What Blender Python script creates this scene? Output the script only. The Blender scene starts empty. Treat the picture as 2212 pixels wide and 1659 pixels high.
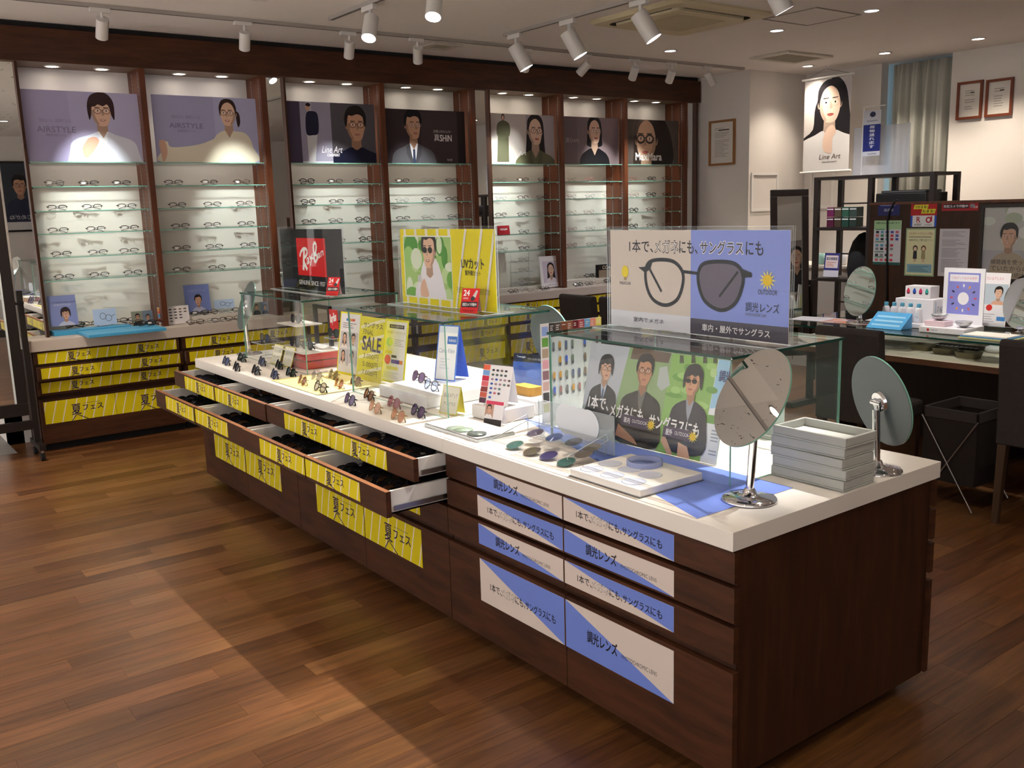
import bpy, math, random
from mathutils import Matrix, Vector
random.seed(7)
C = bpy.context.scene.collection
SC = bpy.context.scene
# ------------------------------------------------------------------ camera
FW, FH = 2212.0, 1659.0
YAW, PITCH, ROLL, FPX, HC = math.radians(53.36598), math.radians(10.60320), math.radians(-1.72987), 2024.743, 1.55
_cy, _sy, _cp, _sp = math.cos(YAW), math.sin(YAW), math.cos(PITCH), math.sin(PITCH)
CF = Vector((_cy*_cp, _sy*_cp, -_sp)); _r = Vector((_sy, -_cy, 0)); _u = _r.cross(CF)
CR = _r*math.cos(ROLL) + _u*math.sin(ROLL); CU = -_r*math.sin(ROLL) + _u*math.cos(ROLL)
cam = bpy.data.cameras.new('camera'); cam_o = bpy.data.objects.new('camera', cam); C.objects.link(cam_o)
cam.sensor_fit = 'HORIZONTAL'; cam.sensor_width = 36; cam.lens = FPX/FW*36; cam.clip_start = 0.05; cam.clip_end = 60
cam_o.matrix_world = Matrix(((CR.x, CU.x, -CF.x, 0), (CR.y, CU.y, -CF.y, 0), (CR.z, CU.z, -CF.z, HC), (0, 0, 0, 1)))
SC.camera = cam_o
# ------------------------------------------------------------------ world and exposure
w = bpy.data.worlds.new('world'); SC.world = w; w.use_nodes = True
bg = w.node_tree.nodes['Background']; bg.inputs[0].default_value = (1.0, 0.98, 0.96, 1); bg.inputs[1].default_value = 0.95
SC.view_settings.view_transform = 'Standard'; SC.view_settings.look = 'None'
SC.view_settings.exposure = 0.52; SC.view_settings.gamma = 1.0; SC.view_settings.use_curve_mapping = False
SC.cycles.max_bounces = 6; SC.cycles.transparent_max_bounces = 24; SC.cycles.use_adaptive_sampling = True; SC.cycles.adaptive_threshold = .2; SC.cycles.caustics_reflective = False; SC.cycles.caustics_refractive = False
SC.cycles.sample_clamp_indirect = 4.0; SC.cycles.glossy_bounces = 3; SC.cycles.diffuse_bounces = 3
K_SPOT, K_SOFFIT, K_DOWN = 52.0, 9.5, 36.0      # lamp powers in watts
# ------------------------------------------------------------------ pixel -> place helpers (frame 2212 x 1659)
def ray(x, y): return CR*((x-FW/2)/FPX) - CU*((y-FH/2)/FPX) + CF
def onz(x, y, z): d = ray(x, y); t = (z-HC)/d.z; return Vector((d.x*t, d.y*t, z))
def onx(x, y, X): d = ray(x, y); t = X/d.x; return Vector((X, d.y*t, HC+d.z*t))
def ony(x, y, Y): d = ray(x, y); t = Y/d.y; return Vector((d.x*t, Y, HC+d.z*t))
# ------------------------------------------------------------------ materials
def lin(c): return c/12.92 if c <= 0.04045 else ((c+0.055)/1.055)**2.4
def rgb(h): return tuple(lin(((h >> s) & 255)/255.0) for s in (16, 8, 0)) + (1,)
MATS = {}
def pm(name, col, rough=0.5, metal=0.0, spec=0.5, bump=0.0, bscale=60.0, var=0.0, vscale=3.0, coat=0.0, emit=None, estr=0.0, trans=0.0):
    """plain principled material with optional procedural colour variation and bump"""
    if name in MATS: return MATS[name]
    m = bpy.data.materials.new(name); m.use_nodes = True; nt = m.node_tree; b = nt.nodes['Principled BSDF']
    c = rgb(col) if isinstance(col, int) else col
    b.inputs['Base Color'].default_value = c; b.inputs['Roughness'].default_value = rough; b.inputs['Metallic'].default_value = metal
    b.inputs['Specular IOR Level'].default_value = spec; b.inputs['Coat Weight'].default_value = coat
    if trans: b.inputs['Transmission Weight'].default_value = trans
    if emit is not None:
        b.inputs['Emission Color'].default_value = rgb(emit); b.inputs['Emission Strength'].default_value = estr
    if var or bump:
        tc = nt.nodes.new('ShaderNodeTexCoord')
    if var:
        n = nt.nodes.new('ShaderNodeTexNoise'); n.inputs['Scale'].default_value = vscale; n.inputs['Detail'].default_value = 5
        nt.links.new(tc.outputs['Object'], n.inputs['Vector'])
        r = nt.nodes.new('ShaderNodeValToRGB'); r.color_ramp.elements[0].position = .3; r.color_ramp.elements[1].position = .7
        r.color_ramp.elements[0].color = tuple(x*(1-var) for x in c[:3])+(1,); r.color_ramp.elements[1].color = tuple(min(1, x*(1+var)) for x in c[:3])+(1,)
        nt.links.new(n.outputs['Fac'], r.inputs['Fac']); nt.links.new(r.outputs['Color'], b.inputs['Base Color'])
    if bump:
        n2 = nt.nodes.new('ShaderNodeTexNoise'); n2.inputs['Scale'].default_value = bscale; n2.inputs['Detail'].default_value = 3
        nt.links.new(tc.outputs['Object'], n2.inputs['Vector'])
        bp = nt.nodes.new('ShaderNodeBump'); bp.inputs['Strength'].default_value = bump; bp.inputs['Distance'].default_value = .002
        nt.links.new(n2.outputs['Fac'], bp.inputs['Height']); nt.links.new(bp.outputs['Normal'], b.inputs['Normal'])
    MATS[name] = m; return m
def wood(name, c0, c1, scale=(1, 1, 1), rough=.4, per_object=0.0, spec=.5, grain=28):
    if name in MATS: return MATS[name]
    m = bpy.data.materials.new(name); m.use_nodes = True; nt = m.node_tree; b = nt.nodes['Principled BSDF']; L = nt.links.new
    tc = nt.nodes.new('ShaderNodeTexCoord'); mp = nt.nodes.new('ShaderNodeMapping'); mp.inputs['Scale'].default_value = scale
    L(tc.outputs['Object'], mp.inputs['Vector'])
    n = nt.nodes.new('ShaderNodeTexNoise'); n.inputs['Scale'].default_value = grain; n.inputs['Detail'].default_value = 7; n.inputs['Roughness'].default_value = .62; n.inputs['Distortion'].default_value = .4
    vec = mp.outputs['Vector']
    if per_object:
        oi = nt.nodes.new('ShaderNodeObjectInfo'); ad = nt.nodes.new('ShaderNodeVectorMath'); ad.operation = 'ADD'
        ms = nt.nodes.new('ShaderNodeMath'); ms.operation = 'MULTIPLY'; ms.inputs[1].default_value = 40
        L(oi.outputs['Random'], ms.inputs[0]); L(vec, ad.inputs[0]); L(ms.outputs[0], ad.inputs[1]); vec = ad.outputs[0]
    L(vec, n.inputs['Vector'])
    r = nt.nodes.new('ShaderNodeValToRGB'); r.color_ramp.elements[0].position = .33; r.color_ramp.elements[1].position = .68
    r.color_ramp.elements[0].color = rgb(c0); r.color_ramp.elements[1].color = rgb(c1); L(n.outputs['Fac'], r.inputs['Fac'])
    out = r.outputs['Color']
    if per_object:
        hs = nt.nodes.new('ShaderNodeHueSaturation'); mr = nt.nodes.new('ShaderNodeMapRange')
        mr.inputs['To Min'].default_value = 1-per_object; mr.inputs['To Max'].default_value = 1+per_object
        L(oi.outputs['Random'], mr.inputs['Value']); L(mr.outputs[0], hs.inputs['Value']); L(out, hs.inputs['Color']); out = hs.outputs['Color']
    L(out, b.inputs['Base Color']); b.inputs['Roughness'].default_value = rough; b.inputs['Specular IOR Level'].default_value = spec
    bp = nt.nodes.new('ShaderNodeBump'); bp.inputs['Strength'].default_value = .12; bp.inputs['Distance'].default_value = .001
    L(n.outputs['Fac'], bp.inputs['Height']); L(bp.outputs['Normal'], b.inputs['Normal'])
    MATS[name] = m; return m
def thin(name, tint=(.93, .97, .95, 1), ior=1.45, rough=.0, opacity=0.0, ocol=0xffffff):
    """thin sheet of glass or acrylic: fresnel reflection over a tinted clear sheet, optional milky share"""
    if name in MATS: return MATS[name]
    m = bpy.data.materials.new(name); m.use_nodes = True; nt = m.node_tree; nt.nodes.remove(nt.nodes['Principled BSDF']); L = nt.links.new
    o = nt.nodes['Material Output']; f0 = ((ior-1)/(ior+1))**2; lw = nt.nodes.new('ShaderNodeLayerWeight')
    pw = nt.nodes.new('ShaderNodeMath'); pw.operation = 'POWER'; pw.inputs[1].default_value = 5; L(lw.outputs['Facing'], pw.inputs[0])
    f = nt.nodes.new('ShaderNodeMath'); f.operation = 'MULTIPLY_ADD'; f.inputs[1].default_value = (1-f0)*.8; f.inputs[2].default_value = f0; L(pw.outputs[0], f.inputs[0])
    t = nt.nodes.new('ShaderNodeBsdfTransparent'); t.inputs['Color'].default_value = tint
    g = nt.nodes.new('ShaderNodeBsdfGlossy'); g.inputs['Roughness'].default_value = rough
    mx = nt.nodes.new('ShaderNodeMixShader'); L(f.outputs[0], mx.inputs[0])
    base = t.outputs[0]
    if opacity:
        d = nt.nodes.new('ShaderNodeBsdfDiffuse'); d.inputs['Color'].default_value = rgb(ocol); m2 = nt.nodes.new('ShaderNodeMixShader')
        m2.inputs[0].default_value = opacity; L(base, m2.inputs[1]); L(d.outputs[0], m2.inputs[2]); base = m2.outputs[0]
    L(base, mx.inputs[1]); L(g.outputs[0], mx.inputs[2]); L(mx.outputs[0], o.inputs['Surface'])
    MATS[name] = m; return m
def ink(h, rough=.45):
    return pm('print_%06x' % h, h, rough=rough, spec=.35)
WOOD = wood('dark_walnut_laminate', 0x2d180c, 0x452615, (1, 1, .12), .5, spec=.3)
WOODX = wood('dark_walnut_horizontal', 0x331b0e, 0x4f2c18, (.12, .12, 1), .5, spec=.3)
WOODR = wood('red_brown_edge', 0x502712, 0x6e391c, (1, 1, .1), .45)
EDGE = wood('drawer_edge_wood', 0x7a4a2a, 0x9a6038, (.1, .1, 1), .5)
WHITE = pm('white_laminate', 0xe9e4de, rough=.35, var=.015, vscale=2)
GREYW = pm('pale_counter_laminate', 0xcfc4bb, rough=.4, var=.02)
WALLM = pm('white_wall_paint', 0xe8e2dd, rough=.85, var=.015, vscale=1.5, bump=.08, bscale=250)
CEILM = pm('ceiling_board', 0xefe9e6, rough=.9, var=.02, vscale=1.2, bump=.1, bscale=300)
BACKM = pm('display_back_panel', 0xe4e1d8, rough=.6, var=.015, vscale=1)
GLASS = thin('clear_glass', (.985, .993, .989, 1), 1.45)
GEDGE = pm('green_glass_edge', 0x1d4a40, rough=.15, spec=.6)
GEDGE2 = pm('pale_green_glass_edge', 0x7fb8a6, rough=.15, spec=.6)
ACRYL = thin('clear_acrylic', (.985, .99, .99, 1), 1.28)
AEDGE = pm('acrylic_edge', 0xd6dee2, rough=.2)
LENSM = thin('clear_lens', (.95, .96, .97, 1), 1.5)
MIRROR = pm('mirror_silver', (.82, .84, .83, 1), rough=.0, metal=1.0)
CHROME = pm('polished_chrome', (.78, .78, .8, 1), rough=.06, metal=1.0)
STEEL = pm('brushed_steel', (.55, .55, .55, 1), rough=.3, metal=1.0)
BLACK = pm('black_plastic', 0x0d0d0e, rough=.3)
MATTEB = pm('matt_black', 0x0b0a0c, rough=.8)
LAMPW = pm('white_lamp_enamel', 0xd8d4d2, rough=.35)
RAILW = pm('track_rail_white', 0xa69f9b, rough=.5)
GLOW = pm('lamp_glow', 0xffffff, emit=0xfff0e0, estr=14)
GLOWC = pm('lamp_glow_cool', 0xffffff, emit=0xf2f4ff, estr=10)
FABRIC = pm('charcoal_upholstery', 0x3a3433, rough=.95, var=.08, vscale=40, bump=.5, bscale=900)
FELT = pm('grey_felt', 0xbbbdb8, rough=.95, var=.03, vscale=20, bump=.3, bscale=700)
WPLAS = pm('white_plastic', 0xece9e6, rough=.3)
GREYP = pm('grey_plastic', 0x6b6b6b, rough=.4)
# ------------------------------------------------------------------ mesh builder
LOC = {}
class MB:
    def __init__(s): s.v = []; s.f = []; s.m = []; s.mats = []; s.sm = []; s.M = None
    def mi(s, mat):
        if mat not in s.mats: s.mats.append(mat)
        return s.mats.index(mat)
    def add(s, vs, fs, mat, smooth=False):
        k = len(s.v); i = s.mi(mat)
        s.v += [tuple(s.M @ Vector(p)) if s.M else tuple(p) for p in vs]
        for f in fs: s.f.append([k+j for j in f]); s.m.append(i); s.sm.append(smooth)
        return s
    def box(s, x0, y0, z0, x1, y1, z1, mat, tops=None):
        """box; tops = {face: material} for 'x0','x1','y0','y1','z0','z1'"""
        x0, x1 = min(x0, x1), max(x0, x1); y0, y1 = min(y0, y1), max(y0, y1); z0, z1 = min(z0, z1), max(z0, z1)
        vs = [(x0, y0, z0), (x1, y0, z0), (x1, y1, z0), (x0, y1, z0), (x0, y0, z1), (x1, y0, z1), (x1, y1, z1), (x0, y1, z1)]
        F = {'z0': (3, 2, 1, 0), 'z1': (4, 5, 6, 7), 'y0': (0, 1, 5, 4), 'x1': (1, 2, 6, 5), 'y1': (2, 3, 7, 6), 'x0': (3, 0, 4, 7)}
        if not tops: return s.add(vs, list(F.values()), mat)
        for k, f in F.items():
            mm = tops.get(k, mat)
            if mm is not None: s.add([vs[j] for j in f], [(0, 1, 2, 3)], mm)
        return s
    def sheet(s, x0, y0, z0, x1, y1, z1, face, edge, ax):
        """glass sheet: large faces across axis ax with FACE, the four edges with EDGE"""
        t = {'x0': edge, 'x1': edge, 'y0': edge, 'y1': edge, 'z0': edge, 'z1': edge}; t[ax+'0'] = t[ax+'1'] = face
        return s.box(x0, y0, z0, x1, y1, z1, edge, t)
    def poly(s, pts, mat): return s.add(pts, [tuple(range(len(pts)))], mat)
    def prism(s, pts, h, mat, side=None):
        """polygon in xy extruded from z=0 to z=h"""
        n = len(pts); vs = [(x, y, 0) for x, y in pts]+[(x, y, h) for x, y in pts]
        s.add(vs, [tuple(range(n-1, -1, -1)), tuple(range(n, 2*n))], mat)
        return s.add(vs, [(i, (i+1) % n, n+(i+1) % n, n+i) for i in range(n)], side or mat)
    def cyl(s, a, b, r0, r1=None, n=16, mat=None, caps=True, smooth=True, capmat=None):
        r1 = r0 if r1 is None else r1; a = Vector(a); b = Vector(b); d = (b-a).normalized()
        u = d.cross(Vector((0, 0, 1)) if abs(d.z) < .95 else Vector((1, 0, 0))).normalized(); w_ = d.cross(u)
        vs = [tuple(a+(u*math.cos(t)+w_*math.sin(t))*r0) for t in [2*math.pi*i/n for i in range(n)]]
        vs += [tuple(b+(u*math.cos(t)+w_*math.sin(t))*r1) for t in [2*math.pi*i/n for i in range(n)]]
        s.add(vs, [(i, n+i, n+(i+1) % n, (i+1) % n) for i in range(n)], mat, smooth)
        if caps:
            s.add(vs[:n], [tuple(range(n))], capmat or mat); s.add(vs[n:], [tuple(range(n-1, -1, -1))], capmat or mat)
        return s
    def tube(s, pts, r, n=6, mat=None, closed=False, flat=1.0):
        P = [Vector(p) for p in pts]; m = len(P); vs = []
        prev = None
        for i, p in enumerate(P):
            a = P[(i-1) % m] if (closed or i > 0) else p; b = P[(i+1) % m] if (closed or i < m-1) else p
            d = (b-a).normalized()
            if prev is None: u = d.cross(Vector((0, 1, 0)) if abs(d.y) < .9 else Vector((1, 0, 0))).normalized()
            else: u = (prev-d*prev.dot(d)).normalized()
            prev = u; w_ = d.cross(u); rr = r[i] if isinstance(r, (list, tuple)) else r
            vs += [tuple(p+u*math.cos(2*math.pi*k/n)*rr+w_*math.sin(2*math.pi*k/n)*rr*flat) for k in range(n)]
        fs = []
        for i in range(m if closed else m-1):
            j = (i+1) % m
            fs += [(i*n+k, i*n+(k+1) % n, j*n+(k+1) % n, j*n+k) for k in range(n)]
        if not closed: fs += [tuple(range(n-1, -1, -1)), tuple((m-1)*n+k for k in range(n))]
        return s.add(vs, fs, mat, True)
    def lathe(s, prof, n=24, mat=None, c=(0, 0, 0), smooth=True):
        vs = []
        for r, z in prof: vs += [(c[0]+r*math.cos(2*math.pi*k/n), c[1]+r*math.sin(2*math.pi*k/n), c[2]+z) for k in range(n)]
        fs = []
        for i in range(len(prof)-1): fs += [(i*n+k, i*n+(k+1) % n, (i+1)*n+(k+1) % n, (i+1)*n+k) for k in range(n)]
        s.add(vs, fs, mat, smooth)
        if prof[0][0] > 1e-6: s.add(vs[:n], [tuple(range(n-1, -1, -1))], mat)
        if prof[-1][0] > 1e-6: s.add(vs[-n:], [tuple(range(n))], mat)
        return s
    def mesh(s, name):
        me = bpy.data.meshes.new(name); me.from_pydata(s.v, [], s.f)
        for m in s.mats: me.materials.append(m)
        me.polygons.foreach_set('material_index', s.m); me.polygons.foreach_set('use_smooth', s.sm); me.update(); return me
    def build(s, name, parent=None, M=None, off=None, bevel=0):
        """link as one object. parent None: origin moved to the base centre; parent: verts are world coordinates less the parent's place (unless M is given)"""
        if M is None:
            if parent is None:
                xs, ys, zs = zip(*s.v); o_ = Vector(((min(xs)+max(xs))/2, (min(ys)+max(ys))/2, min(zs)))
            else: o_ = LOC.get(parent.name, Vector((0, 0, 0)))
            s.v = [(x-o_.x, y-o_.y, z-o_.z) for x, y, z in s.v]
        o = bpy.data.objects.new(name, s.mesh(name)); C.objects.link(o)
        if parent is not None: o.parent = parent; o.matrix_basis = M if M is not None else Matrix()
        else: o.matrix_basis = M if M is not None else Matrix.Translation(o_)
        if parent is None and M is None: LOC[o.name] = o_.copy()
        elif parent is not None and M is None: LOC[o.name] = LOC.get(parent.name, Vector((0, 0, 0)))
        if bevel:
            b = o.modifiers.new('bevel', 'BEVEL'); b.width = bevel; b.segments = 2; b.limit_method = 'ANGLE'
        return o
def tag(o, label, cat=None, group=None):
    o['label'] = label
    if cat: o['category'] = cat
    if group: o['group'] = group
    return o
def thing(name, label, cat, loc=(0, 0, 0), group=None, M=None):
    o = bpy.data.objects.new(name, None); C.objects.link(o); o.empty_display_size = .05
    if M is not None: o.matrix_basis = M
    else: o.location = loc; LOC[o.name] = Vector(loc)
    return tag(o, label, cat, group)
def struct(o): o['kind'] = 'structure'; return o
KIDS = {}
def dup(root, M, label=None, group=None):
    r = root.copy(); C.objects.link(r); r.matrix_basis = M
    if label: r['label'] = label
    if group: r['group'] = group
    for ch in KIDS.get(root.name) or KIDS.setdefault(root.name, [c for c in bpy.data.objects if c.parent == root]):
        c = ch.copy(); C.objects.link(c); c.parent = r; c.matrix_basis = ch.matrix_basis.copy()
    return r
def frame(o, u, v, n=None):
    u = Vector(u).normalized(); v = Vector(v); v = (v-u*v.dot(u)).normalized(); n = u.cross(v); o = Vector(o)
    return Matrix(((u.x, v.x, n.x, o.x), (u.y, v.y, n.y, o.y), (u.z, v.z, n.z, o.z), (0, 0, 0, 1)))
def face_front(x, y, z): return frame((x, y, z), (1, 0, 0), (0, 0, 1))       # print seen from -y
def face_west(x, y, z): return frame((x, y, z), (0, -1, 0), (0, 0, 1))       # print seen from -x
# ------------------------------------------------------------------ lettering and flat print
TXT = {}
def text_geo(s, bold=0.0, font=None):
    k = s
    if k in TXT: return TXT[k]
    cu = bpy.data.curves.new('t', 'FONT'); cu.body = s; cu.size = 1; cu.resolution_u = 3; cu.fill_mode = 'FRONT'
    ob = bpy.data.objects.new('t', cu); C.objects.link(ob); dg = bpy.context.evaluated_depsgraph_get(); dg.update()
    me = ob.evaluated_get(dg).to_mesh()
    vs = [(v.co.x, v.co.y) for v in me.vertices]; fs = [tuple(p.vertices) for p in me.polygons]
    ob.evaluated_get(dg).to_mesh_clear(); bpy.data.objects.remove(ob); bpy.data.curves.remove(cu)
    if not vs: vs = [(0, 0), (1, 0), (1, 1)]; fs = [(0, 1, 2)]
    xs = [a for a, b in vs]; ys = [b for a, b in vs]; x0, x1, y0, y1 = min(xs), max(xs), min(ys), max(ys)
    TXT[k] = ([((a-x0)/(x1-x0), (b-y0)/(y1-y0)) for a, b in vs], fs, (x1-x0)/(y1-y0)); return TXT[k]
def crom(pts, n=5):
    out = []; m = len(pts)
    for i in range(m):
        p0, p1, p2, p3 = pts[(i-1) % m], pts[i], pts[(i+1) % m], pts[(i+2) % m]
        for k in range(n):
            t = k/n; out.append(tuple(.5*((2*b)+(-a+c)*t+(2*a-5*b+4*c-d)*t*t+(-a+3*b-3*c+d)*t**3) for a, b, c, d in zip(p0, p1, p2, p3)))
    return out
class Sheet:
    """a flat printed sheet in its own plane: u to the right, v up, facing +n; w x h metres, lower left corner at 0,0"""
    def __init__(s, w, h, paper=0xffffff, thick=.0012, back=None, rough=.45, mat=None):
        s.w, s.h, s.k, s.step = w, h, 0, 1; s.b = MB(); s.t = thick; s.rough = rough
        s.b.box(0, 0, -thick, w, h, 0, back or ink(paper, rough), {'z1': mat or ink(paper, rough)})
    def z(s): s.k += s.step; return s.k*.00004
    def clip(s, pts, x0, y0, x1, y1):
        def cut(P, f, g):
            o = []
            for i in range(len(P)):
                a, b = P[i-1], P[i]
                if f(b):
                    if not f(a): o.append(g(a, b))
                    o.append(b)
                elif f(a): o.append(g(a, b))
            return o
        def lx(X): return lambda a, b: (X, a[1]+(b[1]-a[1])*(X-a[0])/(b[0]-a[0]))
        def ly(Y): return lambda a, b: (a[0]+(b[0]-a[0])*(Y-a[1])/(b[1]-a[1]), Y)
        P = [tuple(p) for p in pts]
        for f, g in ((lambda p: p[0] >= x0, lx(x0)), (lambda p: p[0] <= x1, lx(x1)), (lambda p: p[1] >= y0, ly(y0)), (lambda p: p[1] <= y1, ly(y1))):
            if len(P) < 3: return []
            P = cut(P, f, g)
        return P
    def P(s, pts, col, box=None):
        bx = box or (0, 0, s.w, s.h); q = s.clip(pts, *bx)
        if len(q) >= 3: z = s.z(); s.b.poly([(x, y, z) for x, y in q], ink(col, s.rough))
        return s
    def R(s, x0, y0, x1, y1, col, box=None): return s.P([(x0, y0), (x1, y0), (x1, y1), (x0, y1)], col, box)
    def E(s, cx, cy, rx, ry, col, n=20, box=None, a=0):
        ca, sa = math.cos(a), math.sin(a)
        return s.P([(cx+rx*math.cos(t)*ca-ry*math.sin(t)*sa, cy+rx*math.cos(t)*sa+ry*math.sin(t)*ca) for t in [2*math.pi*i/n for i in range(n)]], col, box)
    def S(s, pts, col, box=None, n=4): return s.P(crom(pts, n), col, box)
    def T(s, txt, x0, y0, x1, y1, col, bold=0.0, fit=False, slant=0.0, rot=0.0):
        """lettering filling the box x0..x1 (height from y0..y1); fit keeps the letters' own width, centred in the box"""
        vs, fs, asp = text_geo(txt, bold); z = s.z(); w, h = x1-x0, y1-y0
        if fit:
            ww = h*asp
            if ww > w: h2 = w/asp; y0 += (h-h2)/2; h = h2
            else: x0 += (w-ww)/2; w = ww
        d = bold*h*.9
        for i_, (ox, oy) in enumerate(((0, 0),) if not bold else ((-d, -d), (d, -d), (-d, d), (d, d))):
            s.b.add([(x0+a*w+slant*b*h+ox, y0+b*h+rot*a*w+oy, z+i_*.000012) for a, b in vs], fs, ink(col, s.rough))
        return s
    def L(s, x0, y0, x1, y1, t, col):
        dx, dy = x1-x0, y1-y0; l = math.hypot(dx, dy) or 1; a, b = -dy/l*t/2, dx/l*t/2
        return s.P([(x0-a, y0-b), (x1-a, y1-b), (x1+a, y1+b), (x0+a, y0+b)], col)
    def lines(s, x0, y0, x1, y1, n, col, seed=1):
        """rows of small print, too fine to read"""
        rd = random.Random(seed); dy = (y1-y0)/n
        for i in range(n):
            if rd.random() < .12: continue
            s.R(x0, y1-(i+.72)*dy, x0+(x1-x0)*(rd.uniform(.55, 1)), y1-(i+.34)*dy, col)
        return s
    def person(s, cx, cy, H, box=None, hair=0x2a2020, skin=0xe3bfa6, cloth=0x30343c, style='m', t=0.0, glasses=0x222222, shirt=None, sun=False, tie=None, sh=1.0, lapel=None, smile=False, gt=.018):
        """head and shoulders picture: cx,cy the head centre, H the head height, t how far the face turns"""
        X = lambda a, b: (cx+a*H, cy+b*H)
        sx = .10*t; dk = tuple(int(((skin >> k) & 255)*.80) for k in (16, 8, 0)); dk = dk[0] << 16 | dk[1] << 8 | dk[2]
        if style == 'f': s.S([X(-.40, .1), X(-.36, .42), X(-.15, .62), X(.12, .63), X(.35, .45), X(.42, .1), X(.44, -.4), X(.46, -.95), X(.2, -1.05), X(-.22, -1.05), X(-.46, -.95), X(-.44, -.4)], hair, box)
        if style == 'fs': s.S([X(-.40, .1), X(-.36, .42), X(-.15, .62), X(.12, .63), X(.35, .45), X(.42, .1), X(.42, -.3), X(.38, -.62), X(-.38, -.62), X(-.42, -.3)], hair, box)
        if style == 'fb': s.S([X(.36, .1), X(.5, .0), X(.52, -.35), X(.42, -.55), X(.36, -.3)], hair, box)
        s.P([X(-.17, -.30), X(.17, -.30), X(.19, -.78), X(-.19, -.78)], dk, box)
        s.S([X(-1.05*sh, -2.6), X(-1.02*sh, -1.35), X(-.85*sh, -.98), X(-.45, -.80), X(-.19, -.70), X(0, -.80), X(.19, -.70), X(.45, -.80), X(.85*sh, -.98), X(1.02*sh, -1.35), X(1.05*sh, -2.6)], cloth, box)
        if shirt:
            s.P([X(-.19, -.68), X(.19, -.68), X(.10, -1.15), X(0.02, -1.5), X(-.10, -1.15)], shirt, box)
            s.P([X(-.15, -.66), X(.15, -.66), X(0, -.92)], dk, box)
            if tie: s.P([X(-.05, -.90), X(.05, -.90), X(.07, -1.5), X(0, -1.62), X(-.07, -1.5)], tie, box)
        elif style in ('f', 'fs', 'fb'): s.P([X(-.2, -.66), X(.2, -.66), X(0, -1.0)], dk, box)
        if lapel:
            s.P([X(-.19, -.68), X(-.36, -.80), X(-.34, -1.1), X(-.04, -1.6)], lapel, box); s.P([X(.19, -.68), X(.36, -.80), X(.34, -1.1), X(.04, -1.6)], lapel, box)
        for e in (-1, 1):
            if not (t*e > .6): s.E(*X(e*.335-sx*.3, -.02), .05*H, .10*H, dk, 10, box)
        s.S([X(0+sx, -.50), X(.17+sx*.8, -.45), X(.29, -.24), X(.33, .02), X(.31, .25), X(.2, .43), X(0, .49), X(-.2, .43), X(-.31, .25), X(-.33, .02), X(-.29, -.24), X(-.17+sx*.8, -.45)], skin, box)
        e = -1 if t >= 0 else 1
        s.S([X(e*.33, .05), X(e*.29, -.24), X(e*.17+sx, -.45), X(e*.12+sx, -.4), X(e*.2, -.2), X(e*.24, .05)], dk, box)
        for e in (-1, 1):
            ex = e*.145+sx*1.4
            s.P([X(ex-.09, .135), X(ex+.09, .145), X(ex+.09, .165), X(ex-.09, .165)], hair, box)
            if not sun: s.E(*X(ex, .04), .062*H, .026*H, 0xf4efec, 10, box); s.E(*X(ex, .04), .028*H, .028*H, 0x2b2020, 8, box)
        s.P([X(sx*1.9-.02, .05), X(sx*1.9+.03, .02), X(sx*2.2+.05, -.12), X(sx*2.0-.04, -.13)], dk, box)
        s.S([X(sx*1.5-.11, -.27), X(sx*1.5, -.245), X(sx*1.5+.11, -.27), X(sx*1.5+.05, -.32), X(sx*1.5-.05, -.32)], 0xb4645c if style[0] == 'f' else 0xa86a5a, box)
        if smile: s.P([X(sx*1.5-.08, -.268), X(sx*1.5+.08, -.268), X(sx*1.5, -.30)], 0xffffff, box)
        if style == 'm': s.S([X(-.37, -.05), X(-.42, .22), X(-.30, .54), X(-.05, .66), X(.22, .62), X(.40, .36), X(.38, -.02), X(.31, .08), X(.27, .30), X(.08, .38), X(-.12, .32), X(-.26, .33), X(-.31, .1)], hair, box)
        elif style == 'ms': s.S([X(-.42, -.28), X(-.46, .18), X(-.34, .54), X(-.05, .68), X(.24, .64), X(.45, .34), X(.44, -.25), X(.35, -.12), X(.30, .14), X(.22, .27), X(.08, .20), X(-.08, .26), X(-.20, .18), X(-.30, .16), X(-.34, -.1)], hair, box)
        else: s.S([X(-.34, -.1), X(-.38, .25), X(-.25, .54), X(0, .62), X(.25, .54), X(.38, .25), X(.34, -.1), X(.31, .1), X(.22, .34), X(.02, .47), X(-.2, .36), X(-.31, .1)], hair, box)
        s.step = .3
        if glasses is not None:
            for e in (-1, 1):
                ex = e*.15+sx*1.4
                if sun: s.E(*X(ex, .03), .125*H, .095*H, 0x15151a, 14, box)
                else:
                    q = [X(ex+.125*math.cos(a), .03+.095*math.sin(a)) for a in [2*math.pi*i/12 for i in range(12)]]
                    for i in range(12):
                        a, b = q[i-1], q[i]
                        if box is None or (box[0] < a[0] < box[2] and box[1] < a[1] < box[3]): s.L(*a, *b, gt*H, glasses)
            s.L(*X(-.04+sx*1.4, .06), *X(.04+sx*1.4, .06), .02*H, glasses)
        s.step = 1; return s
    def place(s, name, M, parent=None):
        return s.b.build(name, parent, M)
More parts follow.
